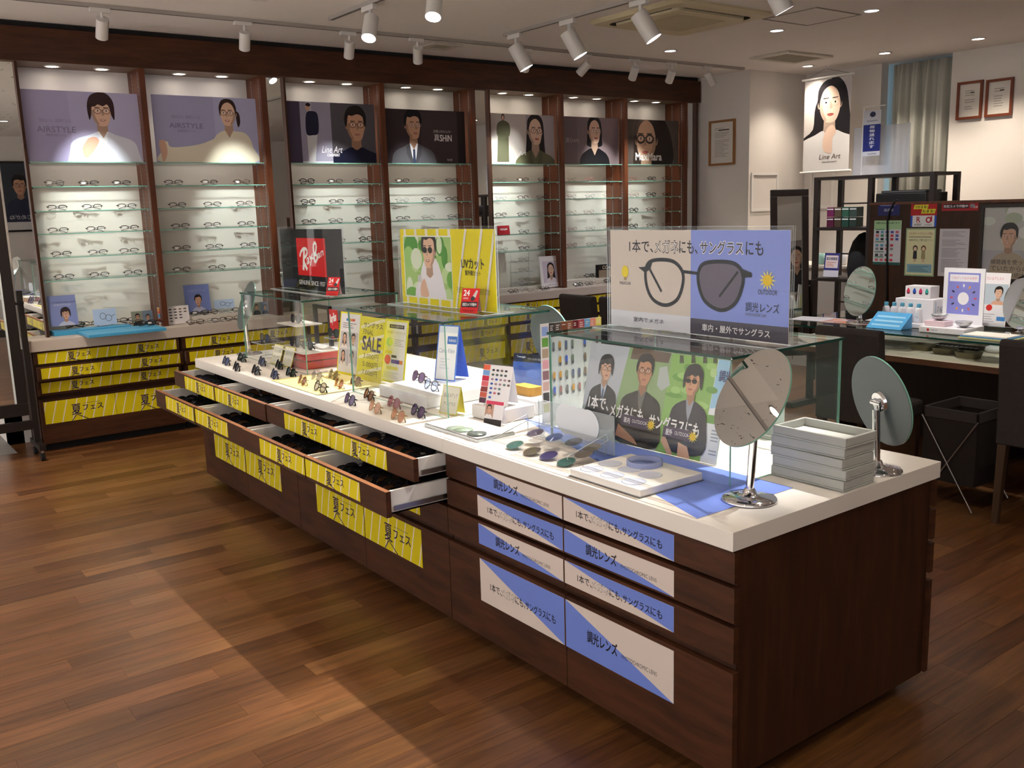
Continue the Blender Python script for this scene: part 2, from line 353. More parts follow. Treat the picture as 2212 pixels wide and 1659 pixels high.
# ================================================================== the setting
CZ = 2.85
def proj(p):
    v = Vector(p)-Vector((0, 0, HC)); z = v.dot(CF)
    return (FW/2+FPX*v.dot(CR)/z, FH/2-FPX*v.dot(CU)/z, z)
FLW = [wood('floor_board_%d' % i, a, b, (.07, 1, 1), .30, .10, .5, 46) for i, (a, b) in enumerate(((0x4b2d18, 0x704a28), (0x553520, 0x7a5030), (0x432816, 0x684226), (0x5a3d25, 0x7e5533)))]
def make_floor():
    b = MB(); b.box(-4.6, -2.2, -.06, 9.0, 7.4, -.006, pm('floor_joint', 0x1c100a, rough=.8)); fl = struct(b.build('floor')); fl['label'] = 'warm brown plank floor'
    LN, WD = .91, .1; pl = []
    for j in range(-10, 75):
        y0 = j*WD+.004; off = (j*.37 % 1)*LN+random.uniform(-.08, .08)
        for i in range(-6, 11):
            x0 = i*LN+off
            if x0+LN > 8.9 or x0 < -4.5: continue
            c = Vector((x0+LN/2, y0+WD/2, 0)); a = 0
            q = [proj((x0+LN*k, y0+WD/2, 0)) for k in (.05, .5, .95)]
            vis = any(z > .3 and -40 < x < FW+40 and -40 < y < FH+60 for x, y, z in q) and not (1.8 < c.x < 2.3 and 1.5 < y0 < 5.3) and y0 < 6.95 and x0 < 5.7
            d = (c-Vector((0, 0, HC))).length
            pl.append((0 if vis else 1, d, x0, y0, random.randrange(4)))
    pl.sort(); me = []
    for m in FLW:
        k = MB(); k.box(0, .0005, -.005, LN-.0008, WD-.0005, 0, m); me.append(k.mesh('plank'))
    off = LOC[fl.name]
    for v, d, x0, y0, k in pl[:300]:
        o = bpy.data.objects.new('plank', me[k]); C.objects.link(o); o.parent = fl; o.location = Vector((x0, y0, 0))-off
    r = MB()
    for v, d, x0, y0, k in pl[300:]: r.box(x0, y0+.0005, -.005, x0+LN-.0008, y0+WD-.0005, 0, FLW[k])
    o = r.build('far_planks', fl); o['kind'] = 'stuff'
make_floor()
def _wb(name, *a, mat=WALLM):
    return struct(MB().box(*a, mat).build(name))
wallbox = _wb
wallbox('ceiling', 2.5, -2.2, CZ, 9.0, 7.5, CZ+.1, mat=CEILM); wallbox('ceiling_corner', 1.0, 5.8, CZ, 2.5, 7.5, CZ+.1, mat=CEILM)
def fissure():
    m = pm('fissured_ceiling_tile', 0xe2dddb, rough=.95); nt = m.node_tree; L = nt.links.new; b = nt.nodes['Principled BSDF']
    tc = nt.nodes.new('ShaderNodeTexCoord'); mp = nt.nodes.new('ShaderNodeMapping'); mp.inputs['Scale'].default_value = (1, .28, 1); n = nt.nodes.new('ShaderNodeTexNoise'); n.inputs['Scale'].default_value = 26; n.inputs['Detail'].default_value = 2; n.inputs['Distortion'].default_value = 1.2
    r = nt.nodes.new('ShaderNodeValToRGB'); r.color_ramp.elements[0].position = .30; r.color_ramp.elements[1].position = .34; r.color_ramp.elements[0].color = rgb(0x6a6664); r.color_ramp.elements[1].color = rgb(0xe2dddb)
    L(tc.outputs['Object'], mp.inputs['Vector']); L(mp.outputs[0], n.inputs['Vector']); L(n.outputs['Fac'], r.inputs['Fac']); L(r.outputs[0], b.inputs['Base Color']); return m
wallbox('ceiling_near', -4.6, -2.2, CZ, 2.5, 5.8, CZ+.1, mat=fissure()); wallbox('ceiling_passage', -4.6, 5.8, CZ, 1.0, 11.1, CZ+.1, mat=fissure())
wallbox('floor_passage', -4.6, 7.06, -.05, 1.0, 11.1, .001, mat=pm('grey_passage_floor', 0x8d8a88, rough=.6)); wallbox('wall_far', -4.6, 11.0, 0, 1.1, 11.1, CZ); wallbox('wall_passage', 1.0, 7.36, 0, 1.1, 11.0, CZ)
wallbox('floor_bounce', -4.6, -2.2, -.05, -.45, 7.06, .0012, mat=pm('white_bounce_floor', 0xe4e1dd, rough=.5, var=.02))  # unseen white floor, added to bounce light up to the ceiling
wallbox('wall_back', 1.0, 7.36, 0, 8.0, 7.46, CZ)
wallbox('wall_right', 8.78, -2.1, 0, 8.9, 4.80, CZ)
wallbox('wall_window_side', 8.78, 5.52, 0, 8.9, 6.40, CZ)
wallbox('wall_over_curtain', 8.95, 4.7, 0, 9.05, 5.6, CZ, mat=pm('window_blue', 0x9fc3d8, rough=.6))
wallbox('wall_corner', 7.862, 6.40, 0, 8.9, 7.36, CZ)
# wall mouldings (white rectangular panel frames)
def moulding(n, M, w, h):
    b = MB(); b.M = M; t = .025
    for a in ((0, 0, w, t), (0, h-t, w, h), (0, t, t, h-t), (w-t, t, w, h-t)): b.box(a[0], a[1], 0, a[2], a[3], .014, WPLAS)
    for a in ((t, t, w-t, t+.008), (t, h-t-.008, w-t, h-t)): b.box(a[0], a[1], 0, a[2], a[3], .007, WPLAS)
    b.M = None; return struct(b.build('trim_%d' % n))
def mould_px(n, pl, a, c, fn):
    p, q = fn(*a), fn(*c); return p, q
p = ony(1622, 373, 6.40); q = ony(1678, 455, 6.40); moulding(1, face_front(p.x, 6.399, q.z), q.x-p.x, p.z-q.z)
p = onx(1752, 352, 8.78); q = onx(1800, 450, 8.78); moulding(2, face_west(8.779, p.y, q.z), p.y-q.y, p.z-q.z)
# ================================================================== wall display fixture
YF, YB, ZW = 7.05, 7.34, .771
SZ0, SZ1 = 2.595, 2.812
fx = thing('wall_display_fixture', 'long dark brown wall display fixture with lit bays of glass shelves', 'display shelf', (4.5, 7.2, ZW))
MB().box(1.0, YF-.012, SZ0, 7.84, YB, SZ1, WOODX, {'z0': pm('soffit_underside', 0x6b5644, rough=.6)}).build('fascia', fx)
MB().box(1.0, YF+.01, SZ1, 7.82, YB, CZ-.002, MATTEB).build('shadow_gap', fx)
DIV = [(1.27, 1.288, 0), (2.058, 2.098, 1), (2.948, 2.995, 1), (3.136, 3.152, 0), (3.972, 4.018, 1), (4.885, 4.931, 1), (5.078, 5.092, 0), (5.91, 5.95, 1), (6.738, 6.785, 1), (7.608, 7.656, 1), (7.795, 7.808, 0)]
for a, b_, k in DIV:
    m = MB(); m.box(a, YF, ZW, b_, YB-.001, SZ0, WOOD, {'y0': WOODR if k else WOOD, 'x0': WOODR})
    d = m.build('divider', fx)
    if k:
        for yy in (YF+.035, YF+.175):
            s_ = MB(); s_.box(a-.0015, yy, ZW+.02, a+.0005, yy+.008, SZ0-.02, STEEL)
            for zz in range(64): s_.poly([(a-.0017, yy+.006, ZW+.03+zz*.0275), (a-.0017, yy+.002, ZW+.03+zz*.0275), (a-.0017, yy+.002, ZW+.045+zz*.0275), (a-.0017, yy+.006, ZW+.045+zz*.0275)], MATTEB)
            s_.build('slotted_strip', d)
def put_mesh(name, me, parent, M):
    o = bpy.data.objects.new(name, me); C.objects.link(o); o.parent = parent; o.matrix_basis = M; return o
def local(parent, M): return Matrix.Translation(-LOC.get(parent.name, Vector((0, 0, 0)))) @ M
BRK = MB().box(0, 0, -.016, .014, .02, -.0065, CHROME).mesh('shelf_bracket')
BAYS = [(1.288, 2.058), (2.098, 2.948), (3.152, 3.972), (4.018, 4.885), (5.092, 5.91), (5.95, 6.738), (6.785, 7.608)]
SHZ = [1.955, 1.790, 1.627, 1.473, 1.310, 1.152]
for a, b_ in BAYS:
    MB().box(a, YB-.012, ZW, b_, YB-.002, SZ0, BACKM).build('back_panel', fx)
    for z in SHZ:
        m = MB(); m.sheet(a+.004, YF+.03, z-.006, b_-.004, YB-.014, z, GLASS, GEDGE2, 'z'); sh = m.build('glass_shelf', fx)
        for xx in (a+.002, b_-.016):
            for yy in (YF+.04, YF+.175): put_mesh('shelf_bracket', BRK, sh, local(fx, Matrix.Translation((xx, yy, z))))
for a, b_ in ((1.12, 1.27), (2.995, 3.136), (4.931, 5.078), (7.656, 7.795)):
    MB().box(a, YF+.03, ZW, b_, YF+.04, SZ0, MIRROR).build('mirror_panel', fx)
# ---- recessed downlights
def downlight(name, x, y, z, r, label, group, watts, glow=GLOW, ang=95, col=(1, .87, .72), blend=.8):
    t = thing(name, label, 'downlight', (x, y, z), group)
    b = MB(); b.lathe([(r+.012, -.0005), (r+.012, -.006), (r, -.008), (r-.002, -.001)], 20, LAMPW, (x, y, z)); b.build('trim_ring', t)
    b = MB(); b.lathe([(.0001, -.003), (r-.002, -.0035)], 20, glow, (x, y, z)); b.v = b.v[::1]; b.build('lens_disc', t)
    l = bpy.data.lights.new('beam', 'SPOT'); l.energy = watts; l.spot_size = math.radians(ang); l.spot_blend = blend; l.shadow_soft_size = r; l.color = col
    lo = bpy.data.objects.new('beam', l); C.objects.link(lo); lo.parent = t; lo.location = (0, 0, -.012)
    return t
BNAME = ['first', 'second', 'third', 'fourth', 'fifth', 'sixth', 'seventh']
SPX = [(114, 222), (391, 484), (675, 757), (887, 957), (1099, 1158), (1256, 1307), (1390, 1438)]
for i, (a, c) in enumerate(SPX):
    for j, px in enumerate((a, c)):
        py = 141+(px-114)*.0575
        p = onz(px, py, SZ0)
        downlight('downlight', p.x, YF+.13, SZ0, .042, '%s soffit downlight over the %s display bay from the left' % (('left', 'right')[j], BNAME[i]), 'soffit downlights', K_SOFFIT)
# ---- wall worktop and base cabinets
t = thing('wall_worktop', 'pale greige laminate counter running along the foot of the display wall', 'counter', (4.5, 7.1, .695))
MB().box(1.12, 6.92, .695, 7.84, YB, ZW, GREYW).build('slab', t, bevel=.003)
DZ = [(.607, .690), (.500, .594), (.390, .487), (.055, .363)]
def yellow_notice(w, h, small=True):
    s = Sheet(w, h, 0xdccb12, .0008)
    n = 7; st = w/n
    for i in range(-1, n+1):
        x = i*st+st*.55; s.P([(x, 0), (x+.0075, 0), (x+.0075+h*.28, h), (x+h*.28, h)], 0xefe2d0)
    k = h*1.0 if small else h*.66; y0 = (h-k)*.5
    cx = w*.50
    s.L(cx-.02*k/.07, y0+k*.16, cx-k*.62, -.0, k*.05, 0x221a4a); s.L(cx-.02*k/.07, y0+k*.16, cx+k*.42, 0.0, k*.05, 0x221a4a)
    s.T('夏', cx-k*.58, y0+k*.14, cx+k*.02, y0+k*.86, 0x221a4a, .012)
    s.T('フェス', cx+k*.14, y0+k*.36, cx+k*1.45, y0+k*.72, 0x221a4a, .02)
    s.R(cx+k*.2, y0+k*.84, cx+k*1.3, y0+k*.87, 0x8f8450)
    return s.b.mesh('notice')
YN_S, YN_L = yellow_notice(.462, .072), yellow_notice(.462, .154, False)
edges = [1.14+.995*i for i in range(7)]+[7.80]
ORD = ['leftmost', 'second', 'third', 'fourth', 'fifth', 'sixth', 'last']
for i in range(7):
    a, b_ = edges[i], edges[i+1]
    t = thing('base_cabinet', '%s dark wood drawer cabinet under the wall counter, counted from the left' % ORD[i], 'cabinet', ((a+b_)/2, 7.1, 0), 'drawer cabinets under the wall counter')
    MB().box(a+.004, 6.955, .055, b_-.004, YB, .694, WOOD).build('body', t)
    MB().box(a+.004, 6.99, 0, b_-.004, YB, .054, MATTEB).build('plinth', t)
    for r, (z0, z1) in enumerate(DZ):
        pull = .06 if r == 1 and i in (0, 1, 3) else 0
        m = MB(); m.box(a+.012, 6.932-pull, z0, b_-.012, 6.952-pull, z1, WOODX)
        d = m.build('drawer', t, bevel=.0015)
        if pull: MB().box(a+.03, 6.952-pull, z0+.01, b_-.03, 6.954, z1-.012, WPLAS).build('drawer_box', d)
        for c in range(2):
            if b_-a < .9 and c: continue
            x0 = a+.036+c*.464
            put_mesh('sale_notice', YN_L if r == 3 else YN_S, d, local(t, face_front(x0, 6.9305-pull, (.193 if r == 3 else z1-.080))))
# ================================================================== island
IX0, IX1, IY0, IY1, ZI = 1.746, 2.715, 1.451, 5.436, .746
t = thing('island_worktop', 'white laminate island worktop carrying the glass cases', 'counter', ((IX0+IX1)/2, (IY0+IY1)/2, .695))
cy = [IY0, 2.779, 4.108, IY1]
for i in range(3): MB().box(IX0, cy[i]+(.0006 if i else 0), .695, IX1, cy[i+1]-(.0006 if i < 2 else 0), ZI, WHITE).build('slab', t, bevel=.0012)
XF = 1.756
def blue_notice(w, h, kind, dirn):
    s = Sheet(w, h, 0xd9cdc6, .0008); B = 0x7089dd
    if dirn: s.P([(0, 0), (w, 0), (0, h)], B)
    else: s.P([(0, h), (w, h), (w, 0)], B)
    k = min(h, .085)
    if kind:
        y = h*.42; s.T('調光レンズ', w*.22, y-k*.16, w*.51, y+k*.30, 0x17171f, .018); s.T('PHOTOCHROMIC LENS', w*.55, y-k*.12, w*.86, y+k*.03, 0x3a3a40)
    else:
        y = h*.40; a = [('1本で、', .13, .27), ('メガネ', .27, .44), ('にも、', .445, .56), ('サングラス', .565, .80), ('にも', .81, .905)]
        for tx, u0, u1 in a:
            yy0, yy1 = y-k*.10, y+k*.24
            if tx in ('メガネ',): s.T(tx, w*u0, yy0, w*u1, yy1, 0x2a2a30, .035); s.T(tx, w*u0+.0006, yy0+.0008, w*u1-.0006, yy1-.0008, 0xf4ece6)
            else: s.T(tx, w*u0, yy0, w*u1, yy1, 0x17171f, .012)
    return s.b.mesh('notice')
BN = {}
def bn(w, h, kind, dirn):
    k = (w, h, kind, dirn)
    if k not in BN: BN[k] = blue_notice(*k)
    return BN[k]
PZ = [(.608, .682), (.506, .581), (.404, .478), (.193, .350)]
DROPEN = {}
CL = ['nearest drawer cabinet of the island, closed, with blue and beige notices', 'middle drawer cabinet of the island with sunglasses drawers pulled out', 'far drawer cabinet of the island with sunglasses drawers pulled out']
for i in range(3):
    y0, y1 = cy[i], cy[i+1]
    t = thing('island_cabinet', CL[i], 'cabinet', ((IX0+IX1)/2, (y0+y1)/2, 0))
    b = MB()
    if i == 0: b.box(1.778, y0+.012, .05, IX1-.03, y1-.003, .694, WOOD)
    else:   # hollow front so the drawers can stand open
        b.box(2.25, y0+.003, .05, IX1-.03, y1-(.012 if i == 2 else .003), .694, WOOD)
        b.box(1.778, y0+.003, .05, 2.25, y1-(.012 if i == 2 else .003), .39, WOOD)
        for yy in (y0+.003, (y0+y1)/2-.008, y1-.021): b.box(1.778, yy, .39, 2.25, yy+.016, .694, WOOD)
    b.build('body', t)
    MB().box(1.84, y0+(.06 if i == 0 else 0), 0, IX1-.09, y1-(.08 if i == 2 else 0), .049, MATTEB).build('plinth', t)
    ym = (y0+y1)/2
    for c, (a, b_) in enumerate(((y0+.002, ym-.0015), (ym+.0015, y1-.002))):
        for r, (z0, z1) in enumerate(DZ):
            pull = (0, .132, .130)[i] if r == 0 else ((0, .245, .25)[i] if r == 1 else 0)
            if pull: pull += (.006, 0, .004, -.004)[(i+c*2+r) % 4]
            xf = XF-pull
            d = MB().box(xf, a, z0, xf+.02, b_, z1, WOODX, {'z1': EDGE if pull else WOODX}).build('drawer', t, bevel=.0012)
            if pull:
                k = MB(); xa, xb, ya, yb, za, zb = xf+.02, 2.20, a+.02, b_-.02, z0+.004, z1-.006
                k.box(xa, ya, za, xb, yb, za+.006, WPLAS); k.box(xa, ya, za, xb, ya+.012, zb, WPLAS); k.box(xa, yb-.012, za, xb, yb, zb, WPLAS); k.box(xb-.01, ya, za, xb, yb, zb, WPLAS)
                k.build('drawer_box', d)
                k = MB(); k.box(xa+.02, ya-.008, za+.012, xb, ya-.001, za+.03, STEEL); k.build('slide_rail', d)
                DROPEN[(i, c, r)] = (xa, ya+.012, yb-.012, za+.006, xb)
            for q in range(1):
                if i == 0:
                    py0 = (2.581, 2.116)[1-c]; w_ = .458; z_ = PZ[r][0]; h_ = PZ[r][1]-PZ[r][0]
                    kind = (r+c) % 2 == 1 if c == 1 else (r % 2 == 1)
                    dirn = kind
                    put_mesh('notice', bn(w_, h_, kind, dirn), d, local(t, face_west(xf-.001, py0, z_)))
                elif r in (0, 1, 3) or (i == 1 and c == 0 and r == 2):
                    big = r == 3; pyl = {(2, 1): 5.250, (2, 0): 4.775, (1, 1): 3.905, (1, 0): 3.436}[(i, c)]
                    put_mesh('sale_notice', YN_L if big else YN_S, d, local(t, face_west(xf-.001, pyl, .193 if big else z1-.080)))
    if i == 0:
        for c, (a, b_) in enumerate(((y0+.002, ym-.0015), (ym+.0015, y1-.002))):
            for r, (z0, z1) in enumerate(DZ): MB().box(IX1-.03, a, z0, IX1-.01, b_, z1, WOODX).build('drawer', t)
# ================================================================== ceiling lamps
DL = [('downlight', 984, 3), ('downlight', 1678, 65), ('downlight', 1883, 22), ('downlight', 2113, 83), ('downlight', 1911, 114), ('downlight', 1745, 142), ('downlight', 1448, 109)]
DLL = ['cool ceiling downlight at the top edge above the display wall', 'cool ceiling downlight between the air conditioner and the vent', 'cool ceiling downlight beyond the ceiling access hatch', 'warm ceiling downlight above the two framed certificates', 'warm ceiling downlight in front of the curtain', 'warm ceiling downlight above the hanging banner', 'cool ceiling downlight left of the square ceiling vent']
for (n, px, py), lb in zip(DL[1:], DLL[1:]):
    p = onz(px, py, CZ); warm = 'warm' in lb
    downlight('downlight', p.x, p.y, CZ, .05, lb, 'ceiling downlights', K_DOWN*((1.3 if 'banner' in lb else 2.5) if warm else 1.8), GLOW if warm else GLOWC, 110, (1, .86, .7) if warm else (.95, .95, 1))
k = 0
for x, y, kk in ((2.3, 2.1, 1), (2.3, 3.4, 1), (2.3, 4.7, 1), (.3, 1.2, .6), (.3, 2.8, .55), (.3, 4.4, .6), (.9, 6.0, 3.4), (-1.6, -.5, 4), (-1.6, 1.2, 4), (-1.6, 2.9, 4), (-1.6, 4.6, 4), (-1.6, 6.2, 4), (-3.4, .5, 4), (-3.4, 2.7, 4), (-3.4, 4.9, 4), (-.3, 8.3, .8), (4.3, 1.0, .8), (6.3, 1.2, .8), (6.3, 2.6, .6), (8.2, 2.4, .8), (2.3, .3, .8), (4.5, -.8, .8)):  # strong lamps over the bounce floor are added to brighten the ceiling
    k += 1
    downlight('downlight', x, y, CZ, .05, 'unseen warm ceiling downlight', 'ceiling downlights out of view', K_DOWN*kk, GLOW, 120, (1, .84, .66))
# ---- track rails and spot lamps
def rail(x0, y0, x1, y1, label):
    b = MB()
    if abs(x1-x0) > abs(y1-y0): b.box(x0, y0-.018, CZ-.022, x1, y0+.018, CZ-.001, RAILW); b.box(x0+.02, y0-.004, CZ-.0225, x1-.02, y0+.004, CZ-.0215, MATTEB)
    else: b.box(x0-.018, y0, CZ-.022, x0+.018, y1, CZ-.001, RAILW); b.box(x0-.004, y0+.02, CZ-.0225, x0+.004, y1-.02, CZ-.0215, MATTEB)
    return tag(b.build('track_rail'), label, 'track rail')
YT1, XT2, XT3 = 6.33, 4.47, 3.05
rail(.4, YT1, 7.67, YT1, 'long white lighting track running in front of the display wall')
rail(XT2, 1.6, XT2, 5.97, 'white lighting track left of the ceiling air conditioner')
rail(XT3, 1.2, XT3, 6.02, 'short white lighting track seen at the top of the picture')
def spot(x, y, aim, label, size=1.0, along='x', box=True, watts=K_SPOT, ang=42, col=(1, .93, .84), glow=GLOWC):
    """track spotlight: adapter box, arm, tilting can with a lit front"""
    t = thing('track_spotlight', label, 'spotlight', (x, y, CZ-.1), 'track spotlights')
    b = MB()
    if box: b.box(*((x-.07, y-.016, CZ-.048, x+.05, y+.016, CZ-.0225) if along == 'x' else (x-.017, y-.06, CZ-.055, x+.017, y+.09, CZ-.0225)), LAMPW)
    b.build('track_adapter', t, bevel=.002)
    jz = CZ-.048-.055*size
    MB().cyl((x, y, CZ-.045), (x, y, jz), .009*size, n=10, mat=LAMPW).build('arm', t)
    d = (Vector(aim)-Vector((x, y, jz))).normalized(); a = Vector((x, y, jz))-d*.02*size; e = a+d*.125*size; r = .037*size
    b = MB(); b.cyl(a, e, r, n=20, mat=LAMPW, caps=False); b.cyl(a-d*.001, a, r*.98, r, n=20, mat=LAMPW); b.cyl(e-d*.022*size, e, r*.93, r*.96, n=20, mat=pm('lamp_reflector', 0xb9b7b4, rough=.3), caps=False)
    b.build('lamp_can', t)
    b = MB(); b.cyl(e-d*.020*size, e-d*.018*size, r*.92, n=20, mat=glow); b.build('lamp_glass', t)
    l = bpy.data.lights.new('beam', 'SPOT'); l.energy = watts; l.spot_size = math.radians(ang); l.spot_blend = .9; l.shadow_soft_size = .018; l.color = col
    lo = bpy.data.objects.new('beam', l); C.objects.link(lo); lo.parent = t
    lo.matrix_basis = Matrix.Translation(e-d*.014*size-LOC[t.name]) @ (-d).to_track_quat('Z', 'Y').to_matrix().to_4x4()
    return t
T1 = [(222, 1.72, 7.3, 1.58), (529, 2.80, 7.3, 1.48), (755, 3.65, 7.3, 1.50), (902, 4.45, 7.3, 1.50), (1138, 5.32, 7.3, 1.66), (1268, 5.25, 7.2, 1.9), (1372, 6.55, 7.3, 1.62), (1452, 7.0, 7.3, 1.60), (1530, 8.0, 6.0, 1.4)]
for i, (px, ax, ay, az) in enumerate(T1):
    x = ony(px, 40+px*.065, YT1).x
    spot(x, YT1, (ax, ay, az), '%s white spotlight from the left on the long track before the display wall' % (['first', 'second', 'third', 'fourth', 'fifth', 'sixth', 'seventh', 'eighth', 'ninth'][i]), watts=K_SPOT*(1.7, 1.6, 1.4, 1.4, 2.0, .5, 1.5, 1.4, 1.0)[i], ang=33, col=(.95, 1, .95))
for i, (y, lb, aim) in enumerate(((5.83, 'large white spotlight at the far end of the track by the air conditioner', (5.3, 5.2, .7)), (5.22, 'large white spotlight in the middle of the track by the air conditioner', (5.3, 4.5, .7)), (4.52, 'large white spotlight hanging in front of the air conditioner', (5.3, 3.6, .7)), (3.5, 'white spotlight of the island track out of view, farther one', (5.3, 2.9, .75)), (2.4, 'white spotlight of the island track out of view, nearer one', (5.3, 2.4, .75)))):
    spot(XT2, y, aim, lb, 1.5, 'y', ang=40, watts=K_SPOT*(.6, .6, .8, 1.2, 1.2)[i])
for i, (y, lb, aim) in enumerate(((5.47, 'white spotlight turned towards the camera at the top of the picture', (2.2, 4.7, .7)), (4.72, 'white spotlight half cut by the top edge of the picture', (2.25, 4.0, .7)), (3.7, 'white spotlight of the short track out of view, third', (2.25, 3.4, .75)), (2.9, 'white spotlight of the short track out of view, fourth', (2.2, 2.9, .75)), (1.75, 'white spotlight of the short track out of view, fifth', (2.25, 2.1, .75)))):
    spot(XT3, y, aim, lb, 1.25, 'y', watts=K_SPOT*(3.4, 3.8, 5.2, 5.2, 5.0)[i], ang=42, col=(1, .97, .92))
# ================================================================== eyewear
def zb(x0, y0, s): return lambda x, y: (x0+x*s, y0+y*s)
def uv(M, px, py):
    d = ray(px, py); n = Vector((M[0][2], M[1][2], M[2][2])); o = Vector((0, 0, HC)); t = (M.translation-o).dot(n)/d.dot(n)
    l = M.inverted() @ (o+d*t); return (l.x, l.y)
def lens_pts(cx, hw, hh, ex, n=22, drop=0.0):
    out = []
    for i in range(n):
        a = 2*math.pi*i/n; c, s_ = math.cos(a), math.sin(a)
        x = math.copysign(abs(c)**(2/ex), c)*hw; z = math.copysign(abs(s_)**(2/ex), s_)*hh
        if z < 0: x *= 1-drop*(-z/hh)
        out.append((cx+x, z+hh))
    return out
TAGM = pm('price_tag_card', 0xdedad6, rough=.6)
PROTO = {}; USED = set()
def eyewear(key, label, fm, lm, hw=.025, hh=.020, ex=2.6, r=.0014, drop=.12, half=False, tagged=False, flat=False, cat='eyeglasses', brow=None):
    """a prototype pair of eyeglasses, front towards -y, standing on z=0 with the temples folded behind"""
    root = thing('sunglasses' if cat == 'sunglasses' else 'eyeglasses', label, cat, M=Matrix())
    dx = hw+.009; n = 22; I = Matrix()
    f = MB()
    for e in (-1, 1):
        p = lens_pts(e*dx, hw, hh, ex, n, drop); q = [(x, -.0015+abs(x)*abs(x)*.9, z) for x, z in p]
        if half:
            up = [v for v in q if v[2] > hh*.9]; up.sort(key=lambda v: v[0]); f.tube(up, r*1.7, 5, fm); f.tube(q, r*.45, 4, fm, True)
        else: f.tube(q, [r*(1.5 if (brow and v[2] > hh*1.2) else 1) for v in q], 6, fm, True)
        ze = hh*1.45; f.tube([(e*(dx+hw*.96), .003, ze), (e*(dx+hw+.006), .004, ze+.001), (e*(dx+hw+.008), .008, ze+.001)], r*1.3, 6, fm)
        f.tube([(e*.0085, .001, hh*.95), (e*.0065, .006, hh*.8), (e*.0065, .0065, hh*.6)], .0012, 5, LENSM)
    f.tube([(-dx+hw*.95, 0, hh*1.35), (-.004, -.0015, hh*1.52), (.004, -.0015, hh*1.52), (dx-hw*.95, 0, hh*1.35)], r*1.1, 6, fm)
    f.build('frame_front', root, I)
    for e in (-1, 1):
        p = lens_pts(e*dx, hw*.97, hh*.97, ex, n, drop); k = MB()
        k.add([(x, .0002+abs(x)*abs(x)*.9, z+hh*.03) for x, z in p], [tuple(range(n))], lm); k.build('lens', root, I)
        k = MB(); X = dx+hw+.008; ze = hh*1.45; yb = .012 if e > 0 else .0155
        k.tube([(e*X, .007, ze), (e*(X-.004), yb, ze), (e*X*.5, yb+.002, ze-.004), (-e*X*.2, yb+.002, ze-.010), (-e*X*.55, yb+.002, ze-.016), (-e*X*.80, yb+.002, max(.002, ze-.027))], [r*1.1, r*1.1, r, r, r*1.2, r*1.3], 5, fm, flat=1.6 if not half else 1)
        k.build('temple', root, I)
    if tagged:
        k = MB(); k.box(-dx-.014, -.004, hh*.75, -dx+.012, -.0034, hh*1.5, TAGM); k.build('price_tag', root, I)
    PROTO[key] = [root, False]; return root
def put(key, M, label, group):
    USED.add(key)
    root, used = PROTO[key]
    if not used:
        PROTO[key][1] = True; root.matrix_basis = M; root['label'] = label; root['group'] = group; return root
    return dup(root, M, label, group)
FB = pm('frame_black', 0x101012, rough=.25); FBR = pm('frame_brown', 0x3f281c, rough=.25); FS = pm('frame_silver', (.35, .35, .37, 1), rough=.25, metal=1.0)
FG = pm('frame_gold', (.5, .36, .18, 1), rough=.25, metal=1.0); FN = pm('frame_navy', 0x1b2036, rough=.25); FP = pm('frame_rose', 0xa0605c, rough=.3); FT = pm('frame_tortoise', 0x4a2f1d, rough=.25, var=.5, vscale=120)
def tint(name, col, a): return thin(name, tuple(list(rgb(col)[:3])+[1]), 1.5, 0, a, col)
L_DK = tint('lens_dark', 0x3a3a42, .55); L_BL = tint('lens_blue_grey', 0x6a76a0, .45); L_BR = tint('lens_brown', 0x9a6a4e, .4); L_OL = tint('lens_olive', 0x8d8560, .35)
L_PU = tint('lens_purple', 0x76608a, .4); L_PK = tint('lens_pink', 0xb8808c, .35); L_PE = tint('lens_peach', 0xdca890, .3); L_GY = tint('lens_grey', 0xb0aaae, .3); L_GN = tint('lens_green', 0x2c3a2e, .6)
eyewear('half_black', 'x', FB, LENSM, .026, .0175, 3.2, .0015, .10, half=True, tagged=True)
eyewear('round_black', 'x', FB, LENSM, .0245, .0205, 2.3, .0013, .08, tagged=True)
eyewear('square_brown', 'x', FBR, LENSM, .026, .018, 3.4, .0015, .12, half=True, tagged=True)
eyewear('thick_black', 'x', FB, LENSM, .0255, .020, 2.8, .0022, .15, brow=True)
eyewear('thin_silver', 'x', FS, LENSM, .025, .0195, 2.5, .0009, .08)
eyewear('thin_gold', 'x', FG, LENSM, .0245, .020, 2.3, .0009, .08)
eyewear('navy', 'x', FN, LENSM, .0255, .0185, 3.0, .0016, .12)
eyewear('rose', 'x', FP, LENSM, .0245, .0205, 2.3, .0013, .10)
eyewear('tortoise', 'x', FT, LENSM, .0245, .0205, 2.4, .0018, .10)
SGC = {'sun_black': (FB, L_DK, 2.8, .0022), 'sun_blue': (FN, L_BL, 2.8, .002), 'sun_green': (FB, L_GN, 2.6, .002), 'sun_brown': (FG, L_BR, 2.2, .0011), 'sun_olive': (FG, L_OL, 2.2, .0012), 'sun_grey': (FS, L_GY, 2.3, .001), 'sun_clear_black': (FB, L_GY, 2.4, .002), 'sun_tortoise': (FT, L_BR, 2.4, .002), 'sun_purple': (FN, L_PU, 2.5, .0016), 'sun_pink': (FP, L_PK, 2.4, .0014), 'sun_peach': (FG, L_PE, 2.2, .0013), 'sun_violet': (pm('frame_plum', 0x3b2233, rough=.25), L_PU, 2.6, .002), 'sun_clear_blue': (FN, tint('lens_pale_blue', 0xc8d2ec, .25), 2.5, .0016)}
for k_, (a_, b_, c_, d_) in SGC.items(): eyewear(k_, 'x', a_, b_, .0275, .023, c_, d_, .18, cat='sunglasses')
